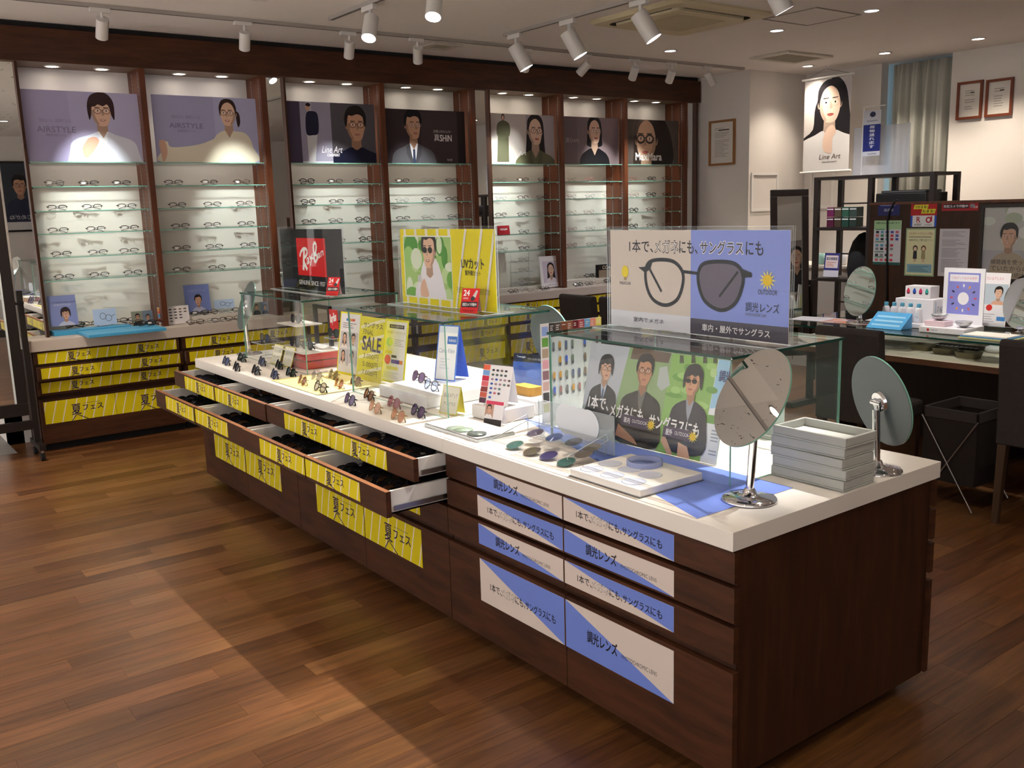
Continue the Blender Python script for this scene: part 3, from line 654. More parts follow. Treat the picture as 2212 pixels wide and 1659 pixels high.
def west(x, y, z, yaw=0, tilt=0, roll=0):
    return Matrix.Translation((x, y, z)) @ Matrix.Rotation(math.radians(-90+yaw), 4, 'Z') @ Matrix.Rotation(math.radians(-tilt), 4, 'X') @ Matrix.Rotation(math.radians(roll), 4, 'Y')
def south(x, y, z, yaw=0, tilt=0):
    return Matrix.Translation((x, y, z)) @ Matrix.Rotation(math.radians(yaw), 4, 'Z') @ Matrix.Rotation(math.radians(-tilt), 4, 'X')
# ---- frames on the glass wall shelves
BP = ['smiling man poster', 'cream sweater poster', 'navy sweater poster', 'grey suit poster', 'olive dress poster', 'black top poster', 'close-up face poster']
RK = ['top', 'second', 'third', 'fourth', 'lowest']; PK = ['left', 'middle', 'right']
KB = [['round_black', 'half_black', 'half_black'], ['half_black', 'half_black', 'square_brown'], ['thick_black', 'half_black', 'navy'], ['half_black', 'thin_silver', 'navy'], ['thin_silver', 'square_brown', 'navy'], ['thin_gold', 'rose', 'thin_silver'], ['rose', 'thick_black', 'tortoise']]
CN = {'round_black': 'round black', 'half_black': 'black half-rim', 'square_brown': 'brown half-rim', 'thick_black': 'thick black', 'thin_silver': 'thin silver', 'thin_gold': 'thin gold', 'navy': 'dark navy', 'rose': 'rose', 'tortoise': 'tortoiseshell'}
for bi, (a, b_) in enumerate(BAYS):
    for r in range(5):
        for c in range(3):
            if (bi, r, c) == (4, 3, 0) or (bi == 3 and r > 2 and c > 0 and False): continue
            key = KB[bi][(c+r*(bi % 2)+(1 if r in (2, 3) and bi > 1 else 0)) % 3] if bi > 1 else (KB[bi][c] if r == 0 else ('half_black' if (r+c) % 3 else KB[bi][2]))
            x = a+(b_-a)*(.20, .50, .80)[c]+random.uniform(-.012, .012)
            put(key, south(x, YF+.085+random.uniform(-.008, .008), SHZ[r+1]+.0025, random.uniform(-7, 7), 4), '%s eyeglasses, %s on the %s frame shelf under the %s' % (CN[key], PK[c], RK[r], BP[bi]), 'eyeglasses on the glass wall shelves')
# ---- sunglasses on the island
SG = [('sun_blue', 486, 783, 0), ('sun_green', 520, 776, 0), ('sun_black', 508, 795, 0), ('sun_blue', 563, 784, 0), ('sun_black', 550, 803, 0), ('sun_green', 600, 791, 0), ('sun_blue', 590, 812, 0), ('sun_green', 626, 808, 0),
      ('sun_brown', 651, 827, 0), ('sun_grey', 682, 818, 0), ('sun_olive', 718, 815, 0), ('sun_clear_black', 690, 842, 0), ('sun_brown', 730, 834, 0), ('sun_tortoise', 766, 828, 0),
      ('sun_purple', 753, 867, 0), ('sun_tortoise', 794, 857, 0), ('sun_peach', 807, 884, 0), ('sun_pink', 848, 874, 0), ('sun_peach', 857, 902, 0), ('sun_purple', 900, 893, 0)]
SGL = ['blue-grey lensed sunglasses at the far left corner of the island', 'black green-lensed sunglasses second from the island corner, back row', 'black sunglasses with red tag nearest the island front edge at far end', 'blue lensed sunglasses third in the back row of dark pairs', 'black sunglasses in the front row between two blue pairs', 'black green-lensed sunglasses in front of the left small yellow card', 'blue lensed dark sunglasses, last of the front dark row', 'black sunglasses in front of the right small yellow card',
       'copper lensed sunglasses at the left of the yellow mat', 'grey clear sunglasses at the back left of the yellow mat', 'olive lensed gold sunglasses at the back of the yellow mat', 'black rimmed sunglasses with pale lenses at the front of the yellow mat', 'gold-brown sunglasses in the middle of the yellow mat', 'brown sunglasses at the right end of the yellow mat',
       'violet lensed navy sunglasses leftmost on the bare white worktop', 'large brown sunglasses behind the peach pair', 'peach lensed sunglasses at the front of the white worktop', 'pink lensed sunglasses left of the plum pair', 'peach-rose sunglasses nearest the worktop edge', 'plum violet sunglasses at the right of the coloured pairs']
for (k, px, py, dz), lb in zip(SG, SGL):
    p = onz(px, py, ZI+.012); yaw = random.uniform(-6, 6)-8
    zz = ZI+.001+(.004 if 640 < px < 775 and k != 'sun_purple' else 0)
    put(k, west(p.x-.006, p.y, zz, yaw, 24), lb, 'sunglasses set out on the island')
# ---- heaps of sunglasses in the open drawers (each pair one small mesh)
def heap_mesh(fm, lm, nm):
    k = MB()
    for e in (-1, 1):
        p = lens_pts(e*.036, .0275, .022, 2.6, 14, .15); q = [(x, abs(x)*abs(x)*.9, z) for x, z in p]; k.tube(q, .0022, 5, fm, True); k.add(q, [tuple(range(14))], lm)
        k.tube([(e*.066, .006, .032), (e*.060, .014, .032), (-e*.02, .017, .022), (-e*.05, .017, .006)], .002, 5, fm)
    k.tube([(-.011, 0, .031), (0, -.002, .034), (.011, 0, .031)], .002, 5, fm); return k.mesh(nm)
HM = [heap_mesh(FB, L_DK, 'sunglasses'), heap_mesh(FT, L_BR, 'sunglasses'), heap_mesh(FB, L_GN, 'sunglasses'), heap_mesh(FN, L_DK, 'sunglasses')]
NTH = ['first', 'second', 'third', 'fourth', 'fifth', 'sixth', 'seventh', 'eighth', 'ninth', 'tenth', 'eleventh', 'twelfth', 'thirteenth']
DN = {(1, 0): 'nearest', (1, 1): 'second', (2, 0): 'third', (2, 1): 'farthest'}
for (i, c, r), (xa, ya, yb, zf, xb) in DROPEN.items():
    for row in range(3):
        n = 13
        for j in range(n):
            y = ya+.05+(yb-ya-.10)*(j+.5)/n+random.uniform(-.006, .006); x = xa+.045+row*.115+random.uniform(-.01, .01)
            if x > 1.86 and r == 1: continue
            if x > 1.80 and r == 0: continue
            o = bpy.data.objects.new('sunglasses', HM[random.choice((0, 0, 0, 1, 2, 3))]); C.objects.link(o)
            o.matrix_basis = Matrix.Translation((x+.02, y, zf+.003)) @ Matrix.Rotation(math.radians(random.uniform(-15, 15)), 4, 'Z') @ Matrix.Rotation(math.radians(-28+random.uniform(-10, 10)), 4, 'X') @ Matrix.Rotation(0, 4, 'Y')
            tag(o, 'dark sunglasses, %s from the near end, %s row in the %s %s drawer' % (NTH[j], ('front', 'middle', 'back')[row], DN[(i, c)], ('upper', 'lower')[r]), 'sunglasses', 'sunglasses in the %s %s drawer' % (DN[(i, c)], ('upper', 'lower')[r]))
# ================================================================== glass cases on the island
def glass_case(x0, x1, y0, y1, zt, label):
    t = thing('glass_case', label, 'display case', ((x0+x1)/2, (y0+y1)/2, ZI)); g = .006
    MB().sheet(x0-.005, y0-.005, zt, x1+.005, y1+.005, zt+.008, GLASS, GEDGE, 'z').build('glass_top', t)
    MB().sheet(x0, y0, ZI+.001, x0+g, y1, zt, GLASS, GEDGE2, 'x').build('front_pane', t)
    MB().sheet(x1-g, y0, ZI+.001, x1, y1, zt, GLASS, GEDGE2, 'x').build('back_pane', t)
    MB().sheet(x0+g, y0, ZI+.001, x1-g, y0+g, zt, GLASS, GEDGE2, 'y').build('end_pane', t)
    MB().sheet(x0+g, y1-g, ZI+.001, x1-g, y1, zt, GLASS, GEDGE2, 'y').build('end_pane', t)
    return t
glass_case(2.035, 2.56, 1.708, 2.515, 1.116, 'glass case nearest the camera under the photochromic sign')
glass_case(1.935, 2.49, 3.03, 3.83, 1.122, 'middle glass case under the yellow sunglasses sign')
glass_case(1.980, 2.53, 4.415, 5.245, 1.116, 'far glass case under the black and red sign')
def holder(t, M, w, h, depth=.16, lip=.012):
    """acrylic sign holder: two clear sheets round the print and a foot plate"""
    b = MB(); b.M = M; b.sheet(-lip, -.002, .003, w+lip, h+lip, .006, ACRYL, AEDGE, 'z'); b.M = None; b.build('front_sheet', t, local(t, Matrix()))
    b = MB(); b.M = M; b.sheet(-lip, -.002, -.006, w+lip, h+lip, -.003, ACRYL, AEDGE, 'z'); b.M = None; b.build('back_sheet', t, local(t, Matrix()))
    b = MB(); b.M = M; b.sheet(-lip, -.006, -depth/2, w+lip, -.0022, depth/2, ACRYL, AEDGE, 'y'); b.M = None; b.build('foot_plate', t, local(t, Matrix()))
# near sign ------------------------------------------------------------
ZC = 1.131
X = 2.29; yl = onx(1320, 680, X).y; yr = onx(1703, 722, X).y; w = yl-yr; M = face_west(X, yl, ZC); h = uv(M, 1321, 497)[1]
t = thing('counter_sign', 'beige and periwinkle sign with big eyeglasses picture on the nearest case', 'sign', (X, (yl+yr)/2, ZC)); holder(t, M, w, h)
s = Sheet(w, h, 0xe0d3c8, .003); q = lambda x, y: uv(M, *zb(1180, 470, .2712)(x, y))
um = q(1150, 500)[0]; vb = q(700, 745)[1]
s.R(um, 0, w, h, 0x8fa0ee); s.R(0, 0, um, vb, 0xe8e8f2); s.R(um, 0, w, vb*.92, 0x463f4e)
for tx, x0, x1 in (('1本で、', 662, 850), ('メガネ', 865, 1050), ('にも、', 1060, 1205), ('サングラス', 1225, 1570), ('にも', 1590, 1730)):
    a = q(x0, 270); c = q(x1, 205)
    yy0, yy1 = h*.775, h*.90
    if tx == 'メガネ': s.T(tx, a[0], yy0, c[0], yy1, 0x2c2a34, .04); s.T(tx, a[0]+.001, yy0+.0016, c[0]-.001, yy1-.0016, 0xf6f0ea)
    elif tx == 'サングラス': s.T(tx, a[0], yy0, c[0], yy1, 0xf6f4ff, .045); s.T(tx, a[0]+.001, yy0+.0016, c[0]-.001, yy1-.0016, 0x23212c, .008)
    else: s.T(tx, a[0], yy0, c[0], yy1, 0x23212c, .012)
def ring(s, cx, cy, rx, ry, tk, col, n=26):
    o = [(cx+rx*math.cos(a), cy+ry*math.sin(a)) for a in [2*math.pi*i/n for i in range(n+1)]]
    s.step = .25
    for i in range(n): s.L(*o[i], *o[i+1], tk, col)
    s.step = 1
def lensform(pts, col, fill):
    P = [q(*p_) for p_ in pts]; C_ = crom(P, 6); s.P(C_, fill) if fill else None
    s.step = .25
    for i in range(len(C_)): s.L(*C_[i-1], *C_[i], .0125, col)
    s.step = 1
DKF = 0x1d2027
lensform([(795, 400), (850, 342), (1000, 345), (1080, 420), (1090, 520), (1045, 650), (950, 698), (850, 650), (800, 540)], DKF, None)
lensform([(1215, 430), (1275, 360), (1480, 360), (1565, 440), (1560, 560), (1500, 690), (1390, 738), (1270, 670), (1220, 550)], DKF, 0x6f6678)
s.L(*q(1090, 430), *q(1215, 445), .010, DKF); s.P([q(*p_) for p_ in ((735, 395), (800, 390), (850, 345), (830, 410), (790, 440))], DKF); s.P([q(*p_) for p_ in ((1540, 400), (1640, 440), (1640, 475), (1560, 480))], DKF)
s.L(*q(820, 400), *q(920, 590), .008, DKF); s.L(*q(1530, 430), *q(1380, 630), .008, DKF)
a = q(630, 430); s.E(*a, .017, .021, 0xf3dc1e); s.R(a[0]-.006, a[1]-.029, a[0]+.006, a[1]-.018, 0xb7a06a)
a = q(588, 530); c = q(676, 512); s.T('INDOOR', a[0], a[1], c[0], c[1], 0x4a444c)
a = q(1765, 500)
for i in range(12):
    an = 2*math.pi*i/12; s.P([(a[0]+.018*math.cos(an-.2), a[1]+.018*math.sin(an-.2)), (a[0]+.031*math.cos(an), a[1]+.031*math.sin(an)), (a[0]+.018*math.cos(an+.2), a[1]+.018*math.sin(an+.2))], 0xf6ea8a)
s.E(*a, .017, .017, 0xf2cf1c)
a = q(1690, 610); c = q(1842, 580); s.T('OUTDOOR', a[0], a[1], c[0], c[1], 0x4a444c)
a = q(1590, 745); c = q(1860, 690); s.T('調光レンズ', a[0], a[1], c[0], c[1], 0x23212c)
a = q(1590, 780); c = q(1755, 770); s.T('PHOTOCHROMIC LENS', a[0], a[1], c[0], c[1]-.001, 0x6a6670)
s.T('室内でメガネ', q(698, 800)[0], vb*.36, q(940, 800)[0], vb*.66, 0x3a3640); s.T('車内・屋外でサングラス', q(1245, 900)[0], vb*.24, q(1785, 900)[0], vb*.66, 0xf6f2f6, .015)
s.b.build('sign_print', t, local(t, M))
# yellow sign ----------------------------------------------------------
X = 2.215; yl = onx(871, 647, X).y; yr = onx(1073, 672, X).y; w = yl-yr; M = face_west(X, yl, 1.137); h = uv(M, 867, 495)[1]
t = thing('counter_sign', 'yellow sign with smiling man in sunglasses on the middle case', 'sign', (X, (yl+yr)/2, 1.137)); holder(t, M, w, h)
s = Sheet(w, h, 0xeee000, .003); q = lambda x, y: uv(M, *zb(560, 460, .28933)(x, y))
um = q(1440, 400)[0]
for i in range(5):
    for yy in (0, h-.030): s.R(.035+i*um*.215, yy, .055+i*um*.215, yy+.030, 0xf4f0e0)
bx = (.032, .034, um-.004, h-.034); s.R(.026, .028, um, h-.028, 0xf4f4ea); s.R(*bx, 0xa8cf7c)
rd = random.Random(3)
for i in range(26): s.E(rd.uniform(bx[0], bx[2]), rd.uniform(bx[1], bx[3]), rd.uniform(.02, .06), rd.uniform(.02, .05), rd.choice((0xd9ecc4, 0x6fb04a, 0x9fd07a, 0xe6f2da, 0x4f9a3c, 0xc4e0a2)), 14, bx)
s.S([(bx[0]+.13, bx[1]-.02), (bx[0]+.15, bx[1]+.13), (bx[0]+.21, bx[1]+.18), (bx[0]+.29, bx[1]+.15), (bx[0]+.33, bx[1]-.02)], 0xf2eff8, bx)
s.person(*q(1268, 285), .15, bx, 0x231c1c, 0xe9bfa4, 0xf2eff8, 'm', -.55, 0x5a3a2a, sun=True, sh=.85, smile=True)
s.S([q(1215, 620), q(1210, 540), q(1235, 490), q(1255, 545), q(1270, 620)], 0xe9bfa4, bx); s.R(*q(1190, 515), *q(1215, 465), 0xd8d8dc, bx)
for x in (1520, 1640, 1735):
    a0, a1 = q(x-52, 690), q(x+15, 140); s.P([(a0[0], 0), (a0[0]+.012, 0), (a1[0]+.016, h), (a1[0], h)], 0xf2ede4)
a, c = q(1513, 415), q(1678, 345); s.T('UVカット', a[0], a[1], c[0], c[1], 0x26241c, .012)
a, c = q(1540, 465), q(1655, 432); s.T('紫外線カット', a[0], a[1], c[0], c[1], 0x3a3618, .01)
a, c = q(1480, 588), q(1725, 560); s.T('その日差しからあなたの瞳をまもりますか', a[0], a[1]-.004, c[0], c[1]-.004, 0x6a6420)
s.b.build('sign_print', t, local(t, M))
# black and red sign ---------------------------------------------------
X = 2.262; yl = onx(613, 620, X).y; yr = onx(746, 634, X).y; w = yl-yr; M = face_west(X, yl, ZC); h = uv(M, 607, 495)[1]
t = thing('counter_sign', 'black sign with red square logo on the far case', 'sign', (X, (yl+yr)/2, ZC)); holder(t, M, w, h)
s = Sheet(w, h, 0x17171b, .003, rough=.2); q = lambda x, y: uv(M, *zb(560, 460, .28933)(x, y))
a, c = q(293, 462), q(488, 190); s.R(a[0], a[1], c[0], c[1], 0xe01f22)
W_ = c[0]-a[0]; H_ = c[1]-a[1]; P_ = lambda u, v: (a[0]+u*W_, a[1]+v*H_)
def stroke(pts, tk, col=0xffffff):
    pp = [P_(*p_) for p_ in pts]
    for i in range(len(pp)-1): s.L(*pp[i], *pp[i+1], tk*W_, col)
stroke([(.10, .50), (.14, .62), (.24, .72), (.34, .72), (.38, .64), (.34, .54), (.24, .46), (.22, .40)], .045); stroke([(.27, .70), (.24, .45), (.20, .14)], .06); stroke([(.22, .42), (.26, .30), (.34, .16)], .06)
s.T('ay', *P_(.33, .20), *P_(.56, .46), 0xffffff, .02, rot=.35); s.E(*P_(.56, .47), .02*W_, .02*W_, 0xffffff)
stroke([(.62, .36), (.60, .58), (.60, .80), (.66, .90), (.71, .82), (.68, .66), (.62, .56), (.70, .58), (.72, .48), (.64, .36)], .045)
s.T('an', *P_(.73, .46), *P_(.93, .60), 0xffffff, .02, rot=.3)
c2, d2 = q(300, 513), q(490, 485); s.T('GENUINE SINCE 1937', c2[0], a[1]-.052, d2[0], a[1]-.027, 0xe8e6e6, .015)
s.b.build('sign_print', t, local(t, M))
# red 24 hour camera placards -----------------------------------------
def placard(px, py, z, label, u=(.42, -.90, 0), sc=1.0):
    p = onz(px, py, z); M = frame(p, u, (.28, .13, .95)); w, h = .078*sc, .098*sc
    s = Sheet(w, h, 0xd8262a, .0015); s.T('24', .008, h*.70, .036, h*.93, 0xffffff, .03); s.T('HOUR', .009, h*.56, .032, h*.64, 0xffffff)
    s.S([(.048, h*.50), (.044, h*.60), (.056, h*.72), (.066, h*.66), (.060, h*.52)], 0x3a3a42); s.P([(.052, h*.70), (.066, h*.94), (.074, h*.90), (.066, h*.62)], 0xd9d4d4)
    s.R(.004, h*.24, w-.004, h*.46, 0x2a2430); s.T('防犯カメラ作動中', .009, h*.285, w-.008, h*.415, 0xf4f0ec, .02); s.R(.012, h*.10, w-.012, h*.13, 0x9c1418); s.R(.018, h*.05, w-.018, h*.075, 0x9c1418)
    b = s.b; b.add([(0, h*.7, -.002), (w, h*.7, -.002), (w, .013*sc, -.034*sc), (0, .013*sc, -.034*sc)], [(0, 1, 2, 3), (3, 2, 1, 0)], pm('placard_foot', 0xc9b0b0, rough=.3))
    return tag(s.place('camera_placard', M), label, 'placard')
placard(993, 676, 1.1368, 'red 24 hour camera placard in front of the yellow sign', sc=1.05); placard(704, 638, 1.1308, 'red 24 hour camera placard before the black and red sign')
# ================================================================== posters over the shelves
YP, ZP = 7.125, 1.957
def poster(x0, x1, ztop, bgc, label):
    M = face_front(x0, YP, ZP); s = Sheet(x1-x0, ztop-ZP, bgc, .004, rough=.16); return s, M, (lambda px, py: uv(M, px, py)), label
def fin(s, M, label, name='poster'): return tag(s.place(name, M), label, 'poster')
def hgt(q, px, py, H): return q(px, py-H/2)[1]-q(px, py+H/2)[1]
s, M, q, lb = poster(1.292, 2.054, 2.428, 0xb4aed2, 'lilac poster of a smiling man in glasses over the first bay')
s.R(0, 0, .30, s.h, 0xada6cb); s.R(.52, 0, s.w, s.h, 0xbab6d8)
s.person(*q(218, 242), hgt(q, 218, 242, 62), None, 0x3a2528, 0xe2b9a2, 0xdfe2f0, 'ms', .25, 0x4a3438, sh=1.15, shirt=0xf0f0f6, smile=True)
s.S([q(178, 322), q(190, 300), q(206, 296), q(214, 306), q(200, 330), q(186, 340)], 0xdcaa94)
a, c = q(80, 285), q(163, 274); s.T('AIRSTYLE', a[0], a[1], c[0], c[1], 0x85809c, .0); a, c = q(84, 262), q(155, 258); s.T('空気のように、自然体でつくる。', a[0], a[1]-.004, c[0], c[1]+.002, 0x8a849c); a, c = q(100, 293), q(142, 290); s.T('超軽量 快適フレーム', a[0], a[1]-.004, c[0], c[1]+.002, 0x8a849c)
fin(s, M, lb)
s, M, q, lb = poster(2.150, 2.93, 2.432, 0xa9a8cb, 'lilac poster of a woman in a cream sweater over the second bay')
s.R(.45, 0, s.w, s.h, 0xb4b4d6)
s.S([q(350, 308), q(362, 306), q(372, 318), q(430, 312), q(470, 296), q(490, 285), q(530, 288), q(548, 320), q(548, 352), q(356, 352), q(350, 325)], 0xe8dfca)
s.S([q(344, 306), q(356, 304), q(362, 330), q(354, 350), q(348, 330)], 0xd9ae96)
s.person(*q(492, 246), hgt(q, 492, 246, 52), None, 0x3a2926, 0xe6bfa6, 0xe8dfca, 'fb', -.3, 0x4a3c40, sh=.75, smile=True)
a, c = q(366, 276), q(438, 267); s.T('AIRSTYLE', a[0], a[1], c[0], c[1], 0x7c7a98); a, c = q(370, 254), q(432, 251); s.T('空気のように、自然体でつくる。', a[0], a[1]-.004, c[0], c[1]+.002, 0x8a849c); a, c = q(384, 284), q(422, 281); s.T('超軽量 快適フレーム', a[0], a[1]-.004, c[0], c[1]+.002, 0x8a849c)
fin(s, M, lb)
s, M, q, lb = poster(3.165, 3.955, 2.43, 0x8f8a9c, 'dark grey poster of a man in navy sweater over the third bay')
u0, u1 = q(650, 280)[0], q(716, 280)[0]
s.R(0, 0, u0, s.h, 0x4b4258); s.R(u0, 0, u1, s.h, 0x9d98ac); s.R(u0+.06, 0, u0+.10, s.h, 0xb7b4c6); s.R(u1, 0, s.w, s.h, 0x57535a); s.R(u0, 0, u1, .012, 0xdad8e0)
s.P([q(663, 288), q(686, 288), q(682, 349), q(668, 349)], 0xcfcdd0); s.S([q(661, 246), q(674, 240), q(686, 248), q(688, 286), q(676, 292), q(662, 288)], 0x22223a); s.E(*q(664, 232), hgt(q, 664, 232, 14)*.4, hgt(q, 664, 232, 14)*.55, 0xd5a88e); s.E(*q(665, 226), hgt(q, 664, 232, 10)*.6, hgt(q, 664, 232, 10)*.4, 0x22191c)
s.person(*q(768, 272), hgt(q, 768, 272, 66), (u1, 0, s.w, s.h), 0x201b1c, 0xc99a7e, 0x1c1d30, 'm', .3, 0x30282a, sh=1.0)
a, c = q(700, 330), q(738, 316); s.T('Line Art', a[0]-.02, a[1], c[0], c[1], 0xf2eef2, .0, slant=.25); a, c = q(712, 338), q(734, 332); s.T('CHARMANT', a[0]-.02, a[1], c[0], c[1], 0xf2eef2, .02)
fin(s, M, lb)
s, M, q, lb = poster(4.045, 4.86, 2.405, 0x3c3236, 'dark poster of a man in grey suit over the fourth bay')
s.R(.36, 0, s.w-.09, s.h, 0x46393c); s.R(s.w-.08, 0, s.w, s.h, 0x2b2226)
s.person(*q(892, 272), hgt(q, 892, 272, 56), None, 0x1f1b20, 0xd0a184, 0x5a585e, 'm', .7, 0x9a8a86, shirt=0xe8e4ea, tie=0x3b4258, lapel=0x4a484e, sh=1.0)
a, c = q(938, 305), q(975, 292); s.T('真', a[0], a[1], a[0]+(c[0]-a[0])*.3, c[1]+.006, 0xf0eaea); s.T('SHiN', a[0]+(c[0]-a[0])*.33, a[1], c[0], c[1], 0xf0eaea, .02); a, c = q(935, 287), q(975, 282); s.T('上質が醸しなやかなリムレスナー', a[0], a[1], c[0], c[1]+.002, 0xc8bcbc)
s.T('増永眼鏡', *q(966, 348), *(lambda z: (z[0], z[1]))(q(977, 343)), 0xc8bcbc)
fin(s, M, lb)
s, M, q, lb = poster(5.10, 5.89, 2.405, 0xcdc3bd, 'beige poster of a woman in olive dress over the fifth bay')
s.R(.45, 0, s.w, s.h, 0xb3a8aa); s.R(0, 0, s.w, .02, 0xe6e0dc)
s.P([q(1076, 272), q(1098, 272), q(1100, 350), q(1074, 350)], 0x5f5f4a); s.S([q(1074, 268), q(1086, 260), q(1100, 268), q(1101, 292), q(1088, 300), q(1074, 292)], 0x6a6a52); s.E(*q(1086, 253), .020, .030, 0x2a2122); s.E(*q(1086, 254), .014, .022, 0xe0b69e)
s.person(*q(1156, 284), hgt(q, 1156, 284, 58), None, 0x231d1f, 0xe6c2ac, 0x6d6c52, 'f', .5, 0x4a3a34, sh=1.0, lapel=0x5e5d46)
a, c = q(1120, 335), q(1136, 326); s.T('Art', a[0], a[1], c[0], c[1], 0xf4f0ee, slant=.2)
fin(s, M, lb)
s, M, q, lb = poster(5.96, 6.73, 2.405, 0x7d6c70, 'mauve poster of a woman in black sleeveless top over the sixth bay')
s.R(0, 0, .22, s.h, 0x726367); s.R(.5, 0, s.w, s.h, 0x8a777b)
s.person(*q(1284, 284), hgt(q, 1284, 284, 52), None, 0x1d1a1e, 0xe0b8a2, 0x15151c, 'fs', .6, 0xb09a90, sh=.85)
a, c = q(1222, 308), q(1250, 298); s.T('真SHiN', a[0], a[1], c[0], c[1], 0xa8989a)
fin(s, M, lb)
s, M, q, lb = poster(6.79, 7.595, 2.405, 0x4d4440, 'brown close-up poster of a face in thick black glasses over the seventh bay')
s.R(.50, 0, s.w, s.h, 0x5d544e)
s.S([q(1380, 250), q(1425, 250), q(1448, 290), q(1452, 352), q(1405, 352), q(1400, 300)], 0x2a211e)
H = hgt(q, 1396, 300, 92); s.person(*q(1396, 303), H, None, 0x2a211e, 0xd7ae92, 0xc2b3a4, 'fs', -.25, 0x17141a, sh=.9, gt=.045)
a, c = q(1373, 346), q(1429, 331); s.T('MaxMara', a[0], a[1], c[0], c[1], 0xf6f2f0, .035)
fin(s, M, lb)
# ================================================================== things on the wall counter
def riser(name, x0, x1, y0, y1, z0, z1, mat, label, cat='riser', tx=None):
    b = MB(); b.box(x0, y0, z0, x1, y1, z1, mat)
    o = b.build(name, bevel=.002); return tag(o, label, cat)
CY = pm('cyan_display_board', 0x4aa6d8, rough=.45); PALE = pm('pale_riser', 0xd9d4cc, rough=.5)
s = Sheet(.52, .028, 0x45a3d6, .15, back=CY); s.T('AIRSTYLE', .30, .006, .50, .021, 0x9fd0ec)
p = onz(117, 727, ZW); s.b.M = None; o = s.place('display_riser', face_front(p.x+.002, p.y+.0, ZW+.001)); tag(o, 'upper left cyan lettered display riser on the wall counter', 'riser')
p2 = onz(191, 731, ZW); riser('display_riser', p2.x, p2.x+.52, p2.y-.004, p.y-.004, ZW+.001, ZW+.022, CY, 'front cyan display riser nearest the counter edge')
riser('display_riser', 2.20, 2.72, 7.13, 7.30, ZW+.001, ZW+.045, PALE, 'white counter riser below the blue woman card')
riser('display_riser', 5.98, 6.60, 7.15, 7.30, ZW+.001, ZW+.055, PALE, 'white counter riser below the black name block')
riser('display_riser', 5.12, 5.86, 7.195, 7.30, ZW+.001, ZW+.03, PALE, 'low white counter riser under the three-tier frame stand')
def ccard(px0, py0, px1, py1, Y, label, fill, draw=None, tilt=.12, name='display_card', thick=.002):
    """card standing on the counter: pixel box of its face"""
    a = ony(px0, py1, Y); c = ony(px1, py0, Y); w, h = c.x-a.x, c.z-a.z
    M = frame((a.x, Y, max(a.z, ZW+.003)), (1, 0, 0), (0, tilt, 1)); s = Sheet(w, h, fill, thick)
    if draw: draw(s, w, h)
    b = s.b; b.box(w*.3, .0065, -.045, w*.7, .0085, -thick-.0005, ink(fill))
    return tag(s.place(name, M), label, 'card')
def d_man(s, w, h): s.T('AIRSTYLE', w*.2, h*.66, w*.8, h*.72, 0xc6cbe6); s.person(w*.58, h*.38, h*.34, None, 0x2e2326, 0xdcae96, 0xc7c9e2, 'ms', .2, 0x3a2e32, sh=.8)
ccard(110, 636, 163, 706, 7.16, 'blue standing card with a man in glasses at the counter left end', 0x8794cc, d_man)
def d_gl(s, w, h): ring(s, w*.42, h*.55, w*.13, h*.2, .003, 0x4a4a58, 14); ring(s, w*.66, h*.42, w*.13, h*.2, .003, 0x4a4a58, 14); s.L(w*.78, h*.5, w*.95, h*.62, .003, 0x4a4a58)
ccard(204, 665, 250, 704, 7.18, 'pale blue card with drawn glasses behind the cyan riser', 0xb9cdea, d_gl)
def d_two(s, w, h):
    s.R(0, 0, w*.52, h, 0x8a8f80); s.R(w*.52, 0, w, h, 0x6f7f92); s.person(w*.28, h*.62, h*.36, (0, 0, w*.5, h), 0x231b1c, 0xc99a80, 0x2a3038, 'm', .3, 0x221c1c, sh=.8); s.person(w*.76, h*.55, h*.34, (w*.53, 0, w, h), 0x1d1a20, 0xbf937c, 0x23304a, 'm', -.3, 0x221c1c, sh=.8)
ccard(287, 671, 330, 708, 7.18, 'small two-portrait photo card right of the cyan riser', 0x7a8288, d_two)
def d_chart(s, w, h):
    s.R(0, h*.82, w*.3, h*.95, 0xe8a03a); s.R(0, h*.66, w*.3, h*.8, 0xe06a50); s.R(0, h*.42, w*.3, h*.64, 0x6aa6d8); s.R(0, h*.2, w*.3, h*.4, 0x8a3a2c)
    for r, n in enumerate((4, 4, 3, 3, 1)):
        for c in range(n): s.E(w*(.40+c*.16), h*(.82-r*.16), w*.055, h*.035, random.choice((0x33343c, 0x5a5340, 0x4a4a6a, 0x7a5a3a)), 10)
ccard(345, 664, 408, 709, 7.10, 'white lens colour chart card standing on the wall counter', 0xe8e4e6, d_chart)
def d_wom(s, w, h): s.T('AIRSTYLE', w*.15, h*.74, w*.85, h*.82, 0xaab4e0); s.person(w*.52, h*.42, h*.34, None, 0x2e2326, 0xd9a890, 0xb9c0e0, 'm', -.3, None, sh=.8)
ccard(403, 613, 452, 676, 7.26, 'blue tall card with a portrait standing on the counter riser', 0x7f8fd0, d_wom)
ccard(464, 645, 506, 668, 7.26, 'pale blue card with drawn glasses on the counter riser', 0xb7cbe8, d_gl)
ccard(546, 660, 582, 690, 7.22, 'small orange portrait card beyond the far mirror', 0xc8a48c, d_two)
def d_red(s, w, h): s.T('MADE IN JAPAN', w*.2, h*.45, w*.8, h*.7, 0xffffff, .02)
a = ony(1077, 508, 7.13); M = frame((a.x, 7.13, SHZ[4]+.001), (1, 0, 0), (0, .15, 1)); s = Sheet(.135, .085, 0xb02a34, .03); d_red(s, .135, .085); tag(s.place('display_card', M), 'small red card standing on the fourth shelf of the fifth bay', 'card')
